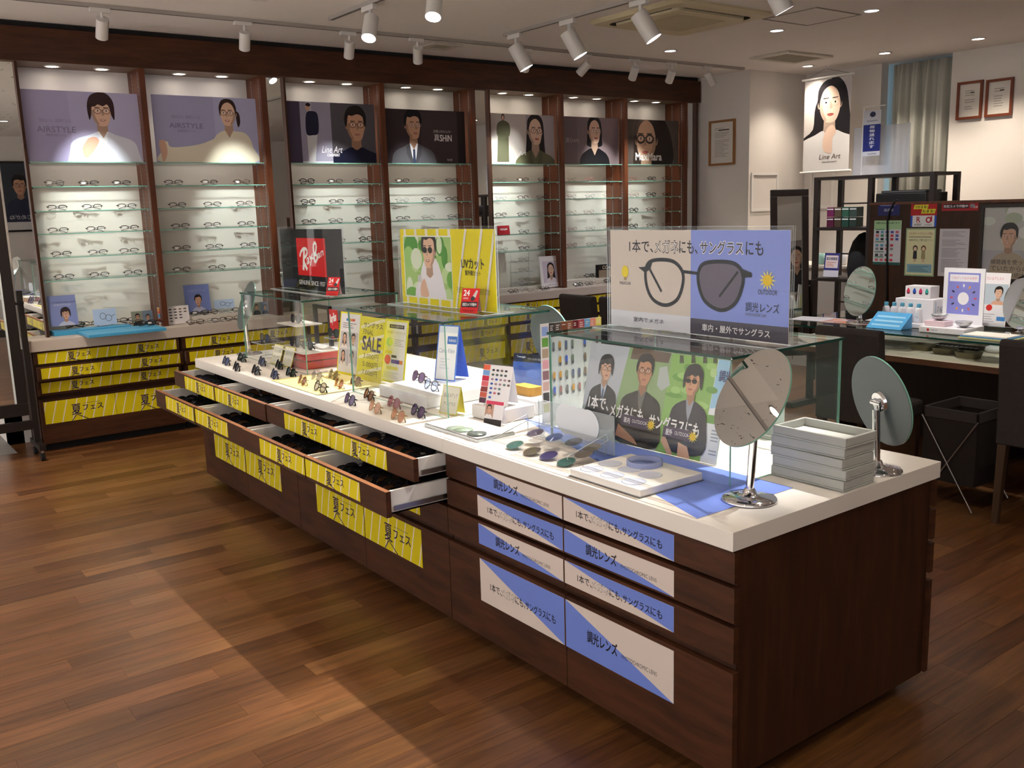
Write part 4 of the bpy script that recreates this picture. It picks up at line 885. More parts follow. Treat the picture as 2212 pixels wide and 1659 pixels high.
def d_vogue(s, w, h): s.R(w*.12, h*.14, w*.9, h*.84, 0xd8cfe0); s.person(w*.5, h*.56, h*.36, (w*.12, h*.14, w*.9, h*.84), 0x231c1e, 0xe6bfa8, 0xe8dfe6, 'f', 0, None, sh=.7); s.T('vogue eyewear', w*.3, h*.05, w*.7, h*.09, 0x8a86a0)
ccard(1171, 551, 1214, 622, 7.13, 'white framed portrait of a long-haired woman on the counter', 0xf4f2f6, d_vogue, thick=.012)
# black name block, three-tier stand
p = ony(1288, 600, 7.20); s = Sheet(.30, .13, 0x14110f, .04); s.R(.01, .0, .29, .075, 0x9a8a78); s.T('COACH', .06, .085, .24, .118, 0xd8cfc4, .03)
tag(s.place('name_block', face_front(p.x, 7.17, ZW+.0565)), 'black name block with pale letters on the counter riser', 'sign')
t = thing('frame_stand', 'clear three-tier frame stand beside the white framed portrait', 'display stand', (5.55, 7.22, ZW+.031))
for z in (.04, .14, .24): MB().sheet(5.44, 7.18, ZW+.031+z, 5.66, 7.28, ZW+.035+z, ACRYL, AEDGE, 'z').build('tier', t)
MB().box(5.44, 7.275, ZW+.031, 5.66, 7.28, ZW+.36, AEDGE, {'y0': ACRYL, 'y1': ACRYL}).build('back_sheet', t)
for i, z in enumerate((.04, .14, .24)): put('thin_gold', south(5.55, 7.21, ZW+.0365+z, 0, 5), 'thin gold eyeglasses on the %s tier of the clear stand' % ('lowest', 'middle', 'top')[i], 'eyeglasses on the clear stand')
# rows of frames laid on the counter
CW = [(1, [(150, 702, .03), (178, 697, .03), (208, 694, .03), (232, 690, .03), (262, 685, .03), (290, 700, .024), (318, 702, .024), (338, 702, .024)]),
      (2, [(432, 680, .047), (455, 678, .047), (490, 675, .047), (520, 672, .047), (432, 702, 0), (458, 700, 0), (485, 697, 0), (510, 693, 0)]),
      (5, [(1090, 626, 0), (1112, 632, 0), (1135, 628, 0), (1158, 630, 0), (1180, 626, 0), (1100, 614, .032), (1128, 612, .032)]), (6, [(1245, 600, .057), (1268, 598, .057), (1290, 597, .057), (1312, 595, .057), (1252, 618, 0), (1275, 615, 0), (1298, 613, 0), (1318, 610, 0)])]
n = 0
WORD = ['first', 'second', 'third', 'fourth', 'fifth', 'sixth', 'seventh', 'eighth']
for bay, L_ in CW:
    for j, (px, py, dz) in enumerate(L_):
        p = onz(px, py, ZW+dz+.004); p.y = min(max(p.y, 6.97), 7.27); n += 1
        key = {1: ('thick_black', 'half_black', 'navy'), 2: ('half_black', 'tortoise', 'thin_silver'), 5: ('thin_gold', 'tortoise', 'thin_silver'), 6: ('thin_gold', 'thick_black', 'tortoise')}[bay][j % 3]
        put(key, south(p.x, p.y, ZW+dz+.0025, random.uniform(-14, 14), 35), '%s laid %s from left on the counter below the %s' % (CN[key]+' eyeglasses', WORD[j], BP[bay-1]), 'eyeglasses laid on the wall counter')
# ================================================================== things on the island
def tagm(b, name, label, cat, group=None, bevel=0): o = b.build(name, bevel=bevel); return tag(o, label, cat, group)
# printed mat
s = Sheet(1.27, .40, 0xe3d8cf, .0006); s.P([(1.27, 0), (0, .40), (1.27, .40)], 0x7089dd)
tag(s.place('printed_mat', frame((1.758, 2.85, ZI+.0014), (0, -1, 0), (1, 0, 0))), 'blue and beige printed mat under the near island displays', 'mat')
# round mirrors
def cam_n(a, b, c, px=1106, py=830):
    vd = ray(px, py).normalized(); r_ = (CR-vd*CR.dot(vd)).normalized(); u_ = r_.cross(vd); return (r_*a+u_*b-vd*c).normalized()
def table_mirror(base, centre, n, r, label, rb=.075, face=MIRROR, post=.011):
    """round tilting table mirror: base disc, post, hub, glass disc (n = the way the mirror looks)"""
    t = thing('table_mirror', label, 'mirror', tuple(base)); B = Vector(base); Cc = Vector(centre); n = Vector(n).normalized()
    b = MB(); b.lathe([(rb, .0005), (rb, .004), (rb*.93, .009), (rb*.5, .014), (post*1.8, .017), (post*1.4, .03), (post*1.25, .032)], 36, CHROME, base); b.build('base', t)
    j = Cc-n*.019; top = Vector((B.x, B.y, j.z)) if False else j
    b = MB(); b.cyl((B.x, B.y, B.z+.02), (top.x, top.y, top.z-.02), post, n=16, mat=CHROME); b.cyl((top.x, top.y, top.z-.025), top, post*.5, n=12, mat=CHROME); b.build('post', t)
    b = MB(); b.cyl(Cc-n*.0055, Cc-n*.014, r*.24, r*.21, n=24, mat=CHROME); b.cyl(Cc-n*.012, Cc-n*.024, r*.07, n=14, mat=CHROME)
    sd = n.cross(Vector((0, 0, 1))).normalized(); b.cyl(j-sd*r*.16, j+sd*r*.16, r*.055, n=12, mat=CHROME); b.build('tilt_hub', t)
    b = MB(); b.cyl(Cc-n*.005, Cc, r, n=48, mat=GEDGE2, caps=False); b.cyl(Cc-n*.0001, Cc, r*.999, n=48, mat=face); b.build('mirror_glass', t)
    b = MB(); b.cyl(Cc-n*.0054, Cc-n*.0051, r*.995, n=48, mat=pm('mirror_back_paint', 0x3b474a, rough=.35)); b.build('mirror_back', t)
    return t
def disc_at(px, py, base): # centre of the disc above its base, on the same ground point
    d = ray(px, py); t_ = math.hypot(base.x, base.y)/math.hypot(d.x, d.y); return Vector((0, 0, HC))+d*t_
b1 = onz(1619, 1079, ZI+.002); c1 = disc_at(1622, 858, b1); table_mirror(b1, c1, cam_n(-.72, .40, .57, 1622, 858), .143, 'round chrome table mirror at the near end of the island')
b2 = onz(1893, 1016, ZI); c2 = disc_at(1905, 866, b2); table_mirror(b2, c2, cam_n(.94*.852, .338*.852, -.523, 1905, 866), .138, 'round table mirror seen from behind beside the grey trays')
b5 = onz(539, 765, ZI); c5 = disc_at(533, 660, b5); table_mirror(b5, c5, cam_n(.966*.968, -.26*.968, -.25, 533, 660), .145, 'round table mirror at the far end of the island')
b6 = Vector((2.62, 2.93, ZI)); c6 = disc_at(1192, 728, b6); table_mirror(b6, c6, cam_n(.94*.80, .338*.80, -.55, 1192, 728), .14, 'pale round table mirror seen from behind between the cases')
# felt trays
TX0, TX1, TY0, TY1 = 2.222, 2.372, 1.462, 1.708
for i in range(5):
    o_ = [(0, 0, 0), (.003, -.002, 1), (-.002, .002, -1), (.002, .003, .6), (0, -.003, -.5)][i]
    h = .0305; z0 = ZI+.0008+i*(h+.0003); b = MB(); w_, d_ = TX1-TX0, TY1-TY0; tt = .009
    b.M = Matrix.Translation(((TX0+TX1)/2+o_[0], (TY0+TY1)/2+o_[1], z0)) @ Matrix.Rotation(math.radians(o_[2]), 4, 'Z')
    b.box(-w_/2, -d_/2, 0, w_/2, d_/2, .006, FELT)
    for a in ((-w_/2, -d_/2, -w_/2+tt, d_/2), (w_/2-tt, -d_/2, w_/2, d_/2), (-w_/2+tt, -d_/2, w_/2-tt, -d_/2+tt), (-w_/2+tt, d_/2-tt, w_/2-tt, d_/2)): b.box(a[0], a[1], .006, a[2], a[3], h, FELT)
    b.M = None; tagm(b, 'felt_tray', 'grey felt eyewear tray, %s of the stack of five' % ['lowest', 'second from bottom', 'middle one', 'second from top', 'topmost'][i], 'tray', 'stack of grey felt trays', .0025)
# clear lens sample case with white ringed card
LT = [tint('sample_lens_%d' % i, c, .42) for i, c in enumerate((0x8a7f96, 0x6f7fae, 0x7d7f86, 0x9a9488, 0x6f9c98, 0x8a8078, 0x6c62a0, 0x5f8f88, 0xa59a92))]
SL = .26; A0 = ZI+.010
def slope_pt(px, py, up=0):
    d = ray(px, py); tt = (A0+up-SL*1.86-HC)/(d.z-SL*d.x); return Vector((d.x*tt, d.y*tt, HC+d.z*tt))
t = thing('lens_sample_case', 'clear sloping case of nine round tinted lens samples on the island front', 'lens case', (1.94, 2.44, ZI+.002))
TM = Matrix.Translation((1.86, 2.20, A0)) @ Matrix.Rotation(-math.atan(SL), 4, 'Y')
def tb(*a): k = MB(); k.M = TM; k.sheet(*a, ACRYL, AEDGE, 'z'); k.M = None; return k
tb(-.01, 0, -.004, .165, .425, -.001).build('case_floor', t)
for y in (0, .422): k = MB(); k.M = TM; k.sheet(-.01, y, 0, .165, y+.003, .022, ACRYL, AEDGE, 'y'); k.M = None; k.build('case_wall', t)
k = MB(); k.box(2.012, 2.205, ZI+.0015, 2.016, 2.62, ZI+.047, AEDGE, {'x0': ACRYL, 'x1': ACRYL}); k.build('back_foot', t)
LP = [(1157, 936), (1198, 946), (1240, 956), (1280, 968), (1113, 962), (1150, 976), (1186, 985), (1224, 999), (1262, 982)]
RT = Matrix.Rotation(-math.atan(SL), 4, 'Y')
for i, (px, py) in enumerate(LP):
    p = slope_pt(px, py, .006); b = MB(); b.M = Matrix.Translation((p.x, p.y, p.z-.004)) @ RT; b.lathe([(.031, .001), (.033, .004), (.0315, .007), (.0315, .009)], 24, LENSM); b.lathe([(.0001, .009), (.030, .007)], 24, LT[i]); b.M = None; b.build('tinted_lens', t)
WC = pm('white_circle_card', 0xdfe6f0, rough=.4); XC = 2.024
t = thing('lens_card', 'upright clear panel with overlapping white circles behind the lens samples', 'display panel', (XC, 2.45, ZI+.002)); p0 = onx(1163, 862, XC); p1 = onx(1327, 955, XC)
MB().sheet(XC-.001, p1.y, ZI+.003, XC+.002, p0.y, onx(1163, 862, XC).z, thin('frosted_acrylic', (.9, .93, .95, 1), 1.4, .1, .25, 0xdfe6ea), AEDGE, 'x').build('clear_panel', t)
M = face_west(XC-.0015, p0.y, ZI+.003); rr_ = uv(M, 1222, 872)[1]-uv(M, 1222, 905)[1]
for i, (px, py) in enumerate(((1222, 905), (1240, 910), (1256, 915), (1271, 919))):
    a = uv(M, px, py); b = MB(); b.M = M; b.prism([(a[0]+rr_*math.cos(2*math.pi*k/28), a[1]+rr_*math.sin(2*math.pi*k/28)) for k in range(28)], .0006+i*.0004, WC); b.M = None; b.build('white_circle', t, local(t, Matrix()))
# flat lens plate with green and dark discs
t = thing('lens_plate', 'flat clear lens plate with grey-green discs at the worktop edge', 'lens case', (1.88, 2.81, ZI+.001))
MB().sheet(1.80, 2.635, ZI+.001, 1.965, 2.985, ZI+.012, ACRYL, AEDGE, 'z').build('plate', t); MB().box(1.803, 2.638, ZI+.0125, 1.962, 2.982, ZI+.016, pm('plate_paper', 0xd9d6d4, rough=.5)).build('card', t)
for i, (px, py, c) in enumerate(((985, 925, 0x9fb0a0), (1002, 929, 0x93a695), (1030, 938, 0x606a66))):
    p = onz(px, py, ZI+.017); b = MB(); b.lathe([(.036, 0), (.036, .002), (.0001, .003)], 24, pm('disc_%d' % i, c, rough=.25), (p.x, p.y, ZI+.0165+.0012*i)); b.build('lens_disc', t)
# white sample case lying open
t = thing('sample_tray', 'white lens measuring tray with pale circles on the blue mat', 'tray', (1.92, 1.96, ZI+.002))
b = MB(); b.box(1.770, 1.800, ZI+.003, 2.026, 2.10, ZI+.026, WPLAS); b.build('tray_body', t, bevel=.003)
MB().box(1.766, 1.797, ZI+.0022, 2.029, 2.103, ZI+.0035, GREYP).build('tray_foot', t)
for i, (x, y) in enumerate(((1.815, 2.05), (1.815, 1.96), (1.815, 1.87), (1.895, 2.055), (1.895, 1.97), (1.895, 1.885))):
    b = MB(); b.lathe([(.034, .0262), (.036, .0266), (.034, .027)], 28, pm('pale_circle', 0xc9cfe2, rough=.3), (x, y, ZI+.0001)); b.build('recess_ring', t)
b = MB(); b.lathe([(.055, .0262), (.055, .042), (.047, .042), (.047, .0262)], 32, thin('pale_blue_plastic', (.8, .86, 1, 1), 1.4, .05, .5, 0xb9c4ee), (1.962, 1.975, ZI)); b.build('gauge_ring', t)
# big leaning photo board in the nearest case
p0, p1 = onz(1250, 936, ZI+.002), onz(1545, 1006, ZI+.002); M = frame((p0.x, p0.y, ZI+.003), (p1-p0), (.22, .0, 1)); w = (p1-p0).length; h = uv(M, 1284, 740)[1]
s = Sheet(w, h, 0x9fb0a8, .005, rough=.25); q = lambda x, y: uv(M, *zb(1150, 680, .31646)(x, y))
s.P([q(405, 185), q(670, 220), q(560, 640), q(335, 610), (0, 0)], 0xb9c0cc); s.P([q(670, 215), q(960, 265), q(850, 900), (q(560, 640)[0], 0), q(560, 640)], 0x8fae7a); s.P([q(960, 262), q(1275, 305), q(1140, 1010), q(840, 930)], 0x8cbf62)
s.P([q(690, 220), q(950, 262), q(930, 330), q(670, 300)], 0x6b5a4c); s.P([q(870, 360), q(920, 350), q(940, 480), q(880, 520), q(850, 480)], 0xb4c0bc); s.P([q(1270, 305), q(1400, 330), q(1400, 1060), q(1140, 1010)], 0xeef4fa); s.P([q(1275, 305), q(1400, 320), q(1400, 620), q(1210, 640)], 0x9fd2f2)
rd = random.Random(5)
for i in range(22):
    a = q(rd.uniform(960, 1240), rd.uniform(300, 900)); s.E(a[0], a[1], rd.uniform(.012, .04), rd.uniform(.006, .015), rd.choice((0xa6d47a, 0x6ea64a, 0xb9dc92)), 10)
for x in (1010, 1090, 1170, 1240): s.P([q(x, 275), q(x+22, 280), q(x+26, 330), q(x-4, 330)], 0x4a5238)
hh = abs(q(470, 300)[1]-q(470, 460)[1])
s.person(*q(505, 370), hh*.95, None, 0x1b1a20, 0xd8aa90, 0x23262e, 'ms', .6, 0x1c1c20, shirt=0xb9c6dc, tie=0x4a5878, lapel=0x1b1d24, sh=.85)
s.person(*q(770, 390), hh*1.15, None, 0x1f1a18, 0xc68f6e, 0x1e1d20, 'm', .15, 0x2a211e, sh=.95, shirt=0x6a6a66); s.person(*q(1100, 460), hh*1.05, None, 0x1a1b22, 0xd09a78, 0x252838, 'ms', -.5, 0x101014, sun=True, sh=.85, shirt=0x9aa0b0)
s.P([q(590, 740), q(700, 850), q(720, 890), q(570, 820)], 0xc68f6e); s.P([q(900, 800), q(960, 950), q(930, 960), q(880, 860)], 0xd8ac90); s.P([q(1000, 870), q(1060, 900), q(1080, 990), q(990, 970)], 0xe2b394)
for tx, x0, x1, ya, yb in (('1本で、', 390, 525, 600, 625), ('メガネにも、', 535, 785, 660, 690), ('サングラスにも', 800, 1145, 735, 775)):
    a, c = q(x0, ya), q(x1, yb); k = .040; sl = (c[1]-a[1]); s.T(tx, a[0], min(a[1], c[1])-k*.4, c[0], min(a[1], c[1])+k*.75, 0xffffff, .02)
for x, y, tx in ((640, 725, '車内'), (925, 805, '屋外')):
    a, c = q(x-35, y+35), q(x+160, y); s.R(a[0], c[1]-.030, c[0]+.012, c[1]+.006, 0x4a3f5c); s.T(tx, a[0]+.012, c[1]-.022, a[0]+.040, c[1]-.002, 0xf2eef6, .02); s.T('OUTDOOR', a[0]+.05, c[1]-.017, c[0]-.006, c[1]-.005, 0xf2eef6)
    for i in range(12):
        an = 2*math.pi*i/12; u_, v_ = c[0]+.012, c[1]-.012; s.P([(u_+.010*math.cos(an-.25), v_+.010*math.sin(an-.25)), (u_+.021*math.cos(an), v_+.021*math.sin(an)), (u_+.010*math.cos(an+.25), v_+.010*math.sin(an+.25))], 0xf4e04a)
    s.E(c[0]+.012, c[1]-.012, .011, .011, 0xf0c818)
a, c = q(1280, 440), q(1345, 385); s.T('調光レンズ', a[0], c[1]-.035, a[0]+.12, c[1], 0x2a3a78, .02); a, c = q(1205, 960), q(1345, 800); s.lines(a[0], a[1], c[0], c[1], 8, 0x9aa6b8)
tag(s.place('photo_board', M), 'leaning photo board of three men in glasses inside the nearest case', 'poster')
# lens colour chart panel standing left of the nearest case
Y = 2.70; a, c = ony(1172, 885, Y), ony(1298, 683, Y); M = face_front(a.x, Y, ZI+.002); w = c.x-a.x; h = uv(M, 1172, 700)[1]
s = Sheet(w, h, 0xc9d0d2, .003, rough=.2); lw = w*.13
s.R(0, 0, lw, h, 0xe3dcdc)
for i, cc in enumerate((0x8fa6d8, 0x6aa04a, 0xb09a86, 0xd8a0a8, 0x8a6a70, 0xc6a49a, 0x3a3a3c, 0xa8a860)): s.R(lw*.12, h*(.88-i*.11), lw*.88, h*(.97-i*.11), cc)
for i, cc in enumerate((0x4a4644, 0x5a5250, 0x7a4a38, 0x8a5a48, 0x6a2a30, 0xa04a50, 0x6a9ac8, 0xd88a7a, 0xe0d070)): s.R(lw+(w-lw)*i/9, h*.86, lw+(w-lw)*(i+1)/9, h, cc); s.lines(lw+(w-lw)*(i+.2)/9, h*.88, lw+(w-lw)*(i+.8)/9, h*.98, 5, 0xd8d0cc, i)
for r in range(4):
    for c_ in range(8):
        if rd.random() < .22: continue
        u_, v_ = lw+(w-lw)*(c_+.6)/8.4, h*(.76-r*.15); cc = rd.choice((0x6a6e72, 0x7a6a58, 0x4a5a78, 0x6a7a6a, 0xb8862a, 0x3a5ab8, 0x8a5a5a)); s.R(u_-.006, v_-.012, u_+.006, v_+.012, cc); s.E(u_, v_+.012, .006, .007, cc, 10); s.E(u_, v_-.012, .006, .007, 0x50545a, 10)
tag(s.place('colour_chart', M), 'tall acrylic lens colour chart standing left of the nearest case', 'chart')
# white easel chart and small brochure holder
def easel(px, py, w, h, label, draw, fill=0xf0eef2, lean=.28, u=(.25, -.97, 0), z=None, name='easel_card'):
    p = onz(px, py, (z or ZI)+.001); M = frame((p.x, p.y, (z or ZI)+.004), u, (Vector((0, 0, 1))+Vector((-u[1], u[0], 0)).normalized()*lean)); s = Sheet(w, h, fill, .002); draw(s, w, h)
    b = s.b; b.add([(0, h, -.002), (w, h, -.002), (w, h*(.42*lean+.012), -h*.42), (0, h*(.42*lean+.012), -h*.42)], [(3, 2, 1, 0), (0, 1, 2, 3)], ink(fill)); return tag(s.place(name, M), label, 'card')
def d_easel(s, w, h):
    for i, cc in enumerate((0xe86a4a, 0x7aa6e0, 0xc82a4a, 0xd86a70, 0x8a3a3a, 0xc05a48, 0x5a3a4a)): s.R(0, h*(.86-i*.14), w*.24, h*(.99-i*.14), cc)
    for r, n_ in enumerate((4, 4, 5, 5, 3, 3, 1)):
        for c in range(n_): s.E(w*(.36+c*.145), h*(.87-r*.115), w*.05, h*.03, random.choice((0x4a4a56, 0x6a5a5a, 0x5a7a7a, 0xc86a7a, 0xa88a9a, 0x3a5ab0) if r > 1 else (0x3a3a44, 0x4a5a5a, 0x6a5a50)), 10)
easel(1034, 872, .145, .155, 'white easel card of coloured lens samples between the cases', d_easel, z=ZI+.054)
pq = onz(1034, 872, ZI+.054); riser('display_riser', pq.x-.02, pq.x+.15, pq.y-.165, min(pq.y+.02, 3.02), ZI+.0025, ZI+.0535, WPLAS, 'white block under the lens sample easel')
def d_br(s, w, h): s.R(0, h*.86, w, h, 0xc83a5a); s.R(0, h*.28, w*.48, h*.86, 0xb08a78); s.R(0, 0, w, h*.26, 0x2a2422); s.R(w*.5, h*.28, w, h*.86, 0xe9e6ea); s.person(w*.22, h*.66, h*.30, (0, h*.28, w*.48, h*.86), 0x2a2020, 0xd9aa90, 0xe8e4e4, 'm', .3, 0x221c1c, sh=.7)
easel(1044, 918, .085, .092, 'small brochure holder with portrait photo in front of the lens easel', d_br, name='brochure_holder')
# tall blue edged card, yellow edged card and white riser inside the middle case
def d_ck(s, w, h): s.R(.006, .006, w-.006, h-.006, 0xfafcff); s.R(.006, h*.86, w-.006, h-.006, 0xdfeaf8); s.R(w*.48, h*.66, w*.94, h*.80, 0x2f6ac0); s.T('新着商品', w*.54, h*.70, w*.88, h*.75, 0xffffff); s.T('Calvin Klein', w*.12, h*.50, w*.86, h*.58, 0x8a98b0); s.lines(w*.2, h*.2, w*.7, h*.42, 4, 0xe0e6ee)
s_ = easel(938, 822, .115, .25, 'tall white card with blue border leaning in the middle case', d_ck, 0x4a74c8, .22, (.35, -.94, 0), z=ZI+.053)
b = MB(); b.box(1.975, 3.25, ZI+.001, 2.36, 3.65, ZI+.052, pm('milky_acrylic', 0xeef0f6, rough=.25)); tagm(b, 'display_riser', 'white acrylic riser carrying two sunglasses in the middle case', 'riser', bevel=.003)
for k_, px, py, lb in (('sun_violet', 900, 820, 'plum sunglasses on the white riser in the middle case'), ('sun_clear_blue', 927, 838, 'pale blue lensed sunglasses on the white riser front')):
    p = onz(px, py, ZI+.062); put(k_, west(p.x, p.y, ZI+.0535, -8, 22), lb, 'sunglasses in the middle case')
def d_sm(t1, t2):
    def f(s, w, h): s.R(.004, .004, w-.004, h-.004, 0xf2efdf); s.T(t1, w*.12, h*.58, w*.88, h*.74, 0x6a6a52); s.T(t2, w*.18, h*.30, w*.84, h*.44, 0x6a6a52)
    return f
easel(948, 893, .10, .115, 'yellow edged handwritten card beside the white riser', d_sm('ほほえみアップ', 'サングラス'), 0xe8df6a, .3, (.2, -.98, 0))
easel(584, 785, .11, .11, 'left one of two small yellow edged cards by the red box', d_sm('使い心地の良い', 'サングラス'), 0xe2d850, .35, (.05, -1, 0)); easel(608, 791, .11, .11, 'right one of two small yellow edged cards by the red box', d_sm('形状おすすめの', 'サングラス'), 0xe2d850, .35, (.05, -1, 0))
# yellow mat
b = MB(); b.box(1.775, 3.86, ZI+.0012, 2.14, 4.385, ZI+.004, pm('yellow_felt_mat', 0xe9dfa0, rough=.9)); tagm(b, 'felt_mat', 'pale yellow mat under the brown sunglasses', 'mat')
# three yellow panels
def panel(pts, label, draw, z=ZI):
    p0, p1 = onz(*pts[0], z+.002), onz(*pts[1], z+.002); M = frame((p0.x, p0.y, z+.005), p1-p0, (.16, 0, 1)); w = (p1-p0).length; h = uv(M, *pts[2])[1]
    s = Sheet(w, h, 0xe2da1e, .003); draw(s, w, h); b = s.b; b.box(w*.3, .011, -.06, w*.7, .013, -.0035, AEDGE); return tag(s.place('sale_panel', M), label, 'sign')
def d_p1(s, w, h):
    s.R(.008, .010, w-.008, h-.008, 0xe9e6ec)
    for i, cc in enumerate((0x3a7ac8, 0xe0a03a, 0xd84a4a)): s.R(w*(.30+i*.14), h*.86, w*(.44+i*.14), h*.90, cc)
    s.lines(w*.15, h*.74, w*.85, h*.84, 3, 0x8a8490)
    for i, j, cc in ((0, 1, 0xe8e0dc), (1, 1, 0xd8e4e8), (0, 0, 0xe2dcd8), (1, 0, 0xe6e2ec)):
        x0, y0 = w*(.08+i*.43), h*(.14+j*.28); bx = (x0, y0, x0+w*.41, y0+h*.265); s.R(*bx, 0xc4bec4); s.person(x0+w*.2, y0+h*.16, h*.14, bx, 0x2c2322, 0xe0b49c, cc, 'fs' if not i else 'm', .2, 0x4a3a38, sh=.8)
def d_p2(s, w, h):
    for y in (.12, .38, .62, .86): s.P([(0, h*y-.02), (w, h*y+.03), (w, h*y+.045), (0, h*y-.005)], 0xf0ebc0)
    s.T('サングラス', w*.12, h*.83, w*.92, h*.91, 0x3a3420, .02); s.T('FINAL', w*.12, h*.72, w*.55, h*.80, 0x3a3a4a); s.T('SALE', w*.12, h*.47, w*.90, h*.69, 0x3f3a5a, .03)
    for i, tx in enumerate(('3.000円', '5.000円', '7.000円')): s.T(tx, w*.2, h*(.34-i*.13), w*.84, h*(.43-i*.13), 0x5a5426)
def d_p3(s, w, h):
    s.R(.010, .010, w-.010, h-.010, 0xf0eef0); s.R(w*.2, h*.86, w*.84, h*.92, 0x33303a); s.T('あなたの目を守る', w*.26, h*.875, w*.78, h*.905, 0xf0eef0); s.T('紫外線トータルブロック', w*.12, h*.77, w*.9, h*.82, 0xb8a818)
    s.E(w*.26, h*.64, w*.14, h*.07, 0xa8d8ec); s.E(w*.31, h*.64, w*.10, h*.06, 0xd8e88a); s.lines(w*.45, h*.58, w*.9, h*.70, 4, 0xb8b4bc); s.E(w*.22, h*.36, w*.13, h*.075, 0xd83a3a); s.R(w*.38, h*.40, w*.60, h*.44, 0x2a2830); s.R(w*.38, h*.31, w*.88, h*.37, 0x4a3a98); s.R(w*.74, h*.31, w*.88, h*.37, 0xe08a3a); s.R(w*.12, h*.46, w*.4, h*.50, 0xe8e04a); s.R(w*.2, h*.21, w*.7, h*.26, 0xe8e06a); s.lines(w*.1, h*.05, w*.8, h*.17, 5, 0xd0ccd4)
panel(((727, 806), (771, 815), (733, 672)), 'leftmost yellow framed panel with four portraits', d_p1); panel(((771, 818), (821, 831), (789, 683)), 'yellow final sale price panel, middle of three', d_p2); panel(((823, 824), (872, 834), (836, 688)), 'rightmost yellow framed panel with ultraviolet chart', d_p3)
# red riser stand with sunglasses in the far case
RED = pm('red_acrylic', 0xc4161c, rough=.15, spec=.6)
t = thing('sunglasses_stand', 'red based tiered stand with black frame in the far case', 'display stand', (2.16, 4.75, ZI+.001))
MB().box(2.04, 4.55, ZI+.001, 2.24, 4.93, ZI+.085, RED).build('red_base', t, bevel=.002); MB().box(2.036, 4.546, ZI+.042, 2.244, 4.934, ZI+.045, MATTEB).build('black_band', t)
MB().box(2.02, 4.53, ZI+.0855, 2.26, 4.95, ZI+.090, WPLAS).build('lower_shelf', t); MB().box(2.09, 4.76, ZI+.205, 2.25, 5.02, ZI+.210, WPLAS).build('upper_shelf', t)
k = MB(); k.box(2.25, 4.86, ZI+.0905, 2.27, 4.88, ZI+.31, BLACK); k.box(2.25, 4.68, ZI+.0905, 2.27, 4.70, ZI+.31, BLACK); k.box(2.25, 4.70, ZI+.29, 2.27, 4.86, ZI+.31, BLACK); k.build('black_frame', t)
s = Sheet(.10, .15, 0xd21e22, .004); s.T('Ray·Ban', .012, .06, .088, .12, 0xffffff, .02, rot=.25); s.R(0, 0, .10, .03, 0x17171a); s.T('GENUINE SINCE 1937', .014, .010, .086, .018, 0xd8d4d4); s.b.build('logo_card', t, local(t, face_west(2.252, 4.685, ZI+.145)))
for i, (x, y, z) in enumerate(((2.15, 4.90, .211), (2.10, 4.82, .091), (2.10, 4.66, .091))): put('sun_black', west(x, y, ZI+z+.0015, 0, 6), 'black sunglasses on the %s of the red based stand' % ('upper shelf', 'lower shelf left', 'lower shelf right')[i], 'sunglasses in the far case')
t = thing('clear_pedestal', 'clear acrylic pedestal left of the red based stand', 'riser', (2.06, 5.12, ZI+.001)); MB().box(2.0, 5.04, ZI+.09, 2.14, 5.20, ZI+.094, AEDGE, {'z1': ACRYL, 'z0': ACRYL}).build('top_plate', t); MB().cyl((2.07, 5.12, ZI+.001), (2.07, 5.12, ZI+.09), .02, n=16, mat=ACRYL).build('stem', t)
put('sun_blue', west(2.05, 5.12, ZI+.0955, 0, 4), 'dark blue sunglasses on the clear pedestal in the far case', 'sunglasses in the far case')
# aviator on a post right of the stand
t = thing('clear_pedestal', 'clear slender pedestal right of the red based stand', 'riser', (2.19, 4.50, ZI+.001)); MB().cyl((2.19, 4.50, ZI+.001), (2.19, 4.50, ZI+.16), .010, n=12, mat=ACRYL).build('stem', t); MB().box(2.15, 4.45, ZI+.1605, 2.23, 4.55, ZI+.163, AEDGE, {'z1': ACRYL, 'z0': ACRYL}).build('top_plate', t)
put('sun_green', west(2.18, 4.50, ZI+.1645, 0, 4), 'green lensed aviator sunglasses on the slender clear pedestal', 'sunglasses in the far case')
# wooden case and dark blue card between the cases
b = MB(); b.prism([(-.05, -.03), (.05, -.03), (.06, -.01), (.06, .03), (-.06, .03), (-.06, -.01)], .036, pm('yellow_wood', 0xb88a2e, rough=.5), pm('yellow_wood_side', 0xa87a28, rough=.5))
p = onz(1140, 852, ZI+.055); b.M = None; b.v = [(p.x+y_, p.y-x_, ZI+.0565+z_) for x_, y_, z_ in b.v]; tagm(b, 'eyewear_case', 'yellow wooden eyewear case between the middle and near cases', 'case', bevel=.003)
riser('display_riser', p.x-.07, p.x+.09, p.y-.14, min(p.y+.12, 3.015), ZI+.001, ZI+.056, pm('milky_acrylic', 0xeef0f6), 'clear white riser under the wooden eyewear case')
def d_bl(s, w, h): s.R(0, h*.72, w, h, 0x17191c); s.T('Tweegle', w*.1, h*.84, w*.36, h*.92, 0xf0eef0, .02); s.T('デザイン性の高い軽量フレーム', w*.42, h*.80, w*.95, h*.87, 0xd0ced0); s.E(w*.25, h*.4, w*.14, h*.2, 0x2a4aa0); s.E(w*.6, h*.35, w*.2, h*.15, 0x4a6ac0)
easel(1106, 828, .19, .14, 'dark blue display card behind the wooden eyewear case', d_bl, 0x3a5aa8, .15, (.3, -.95, 0), z=ZI+.003)
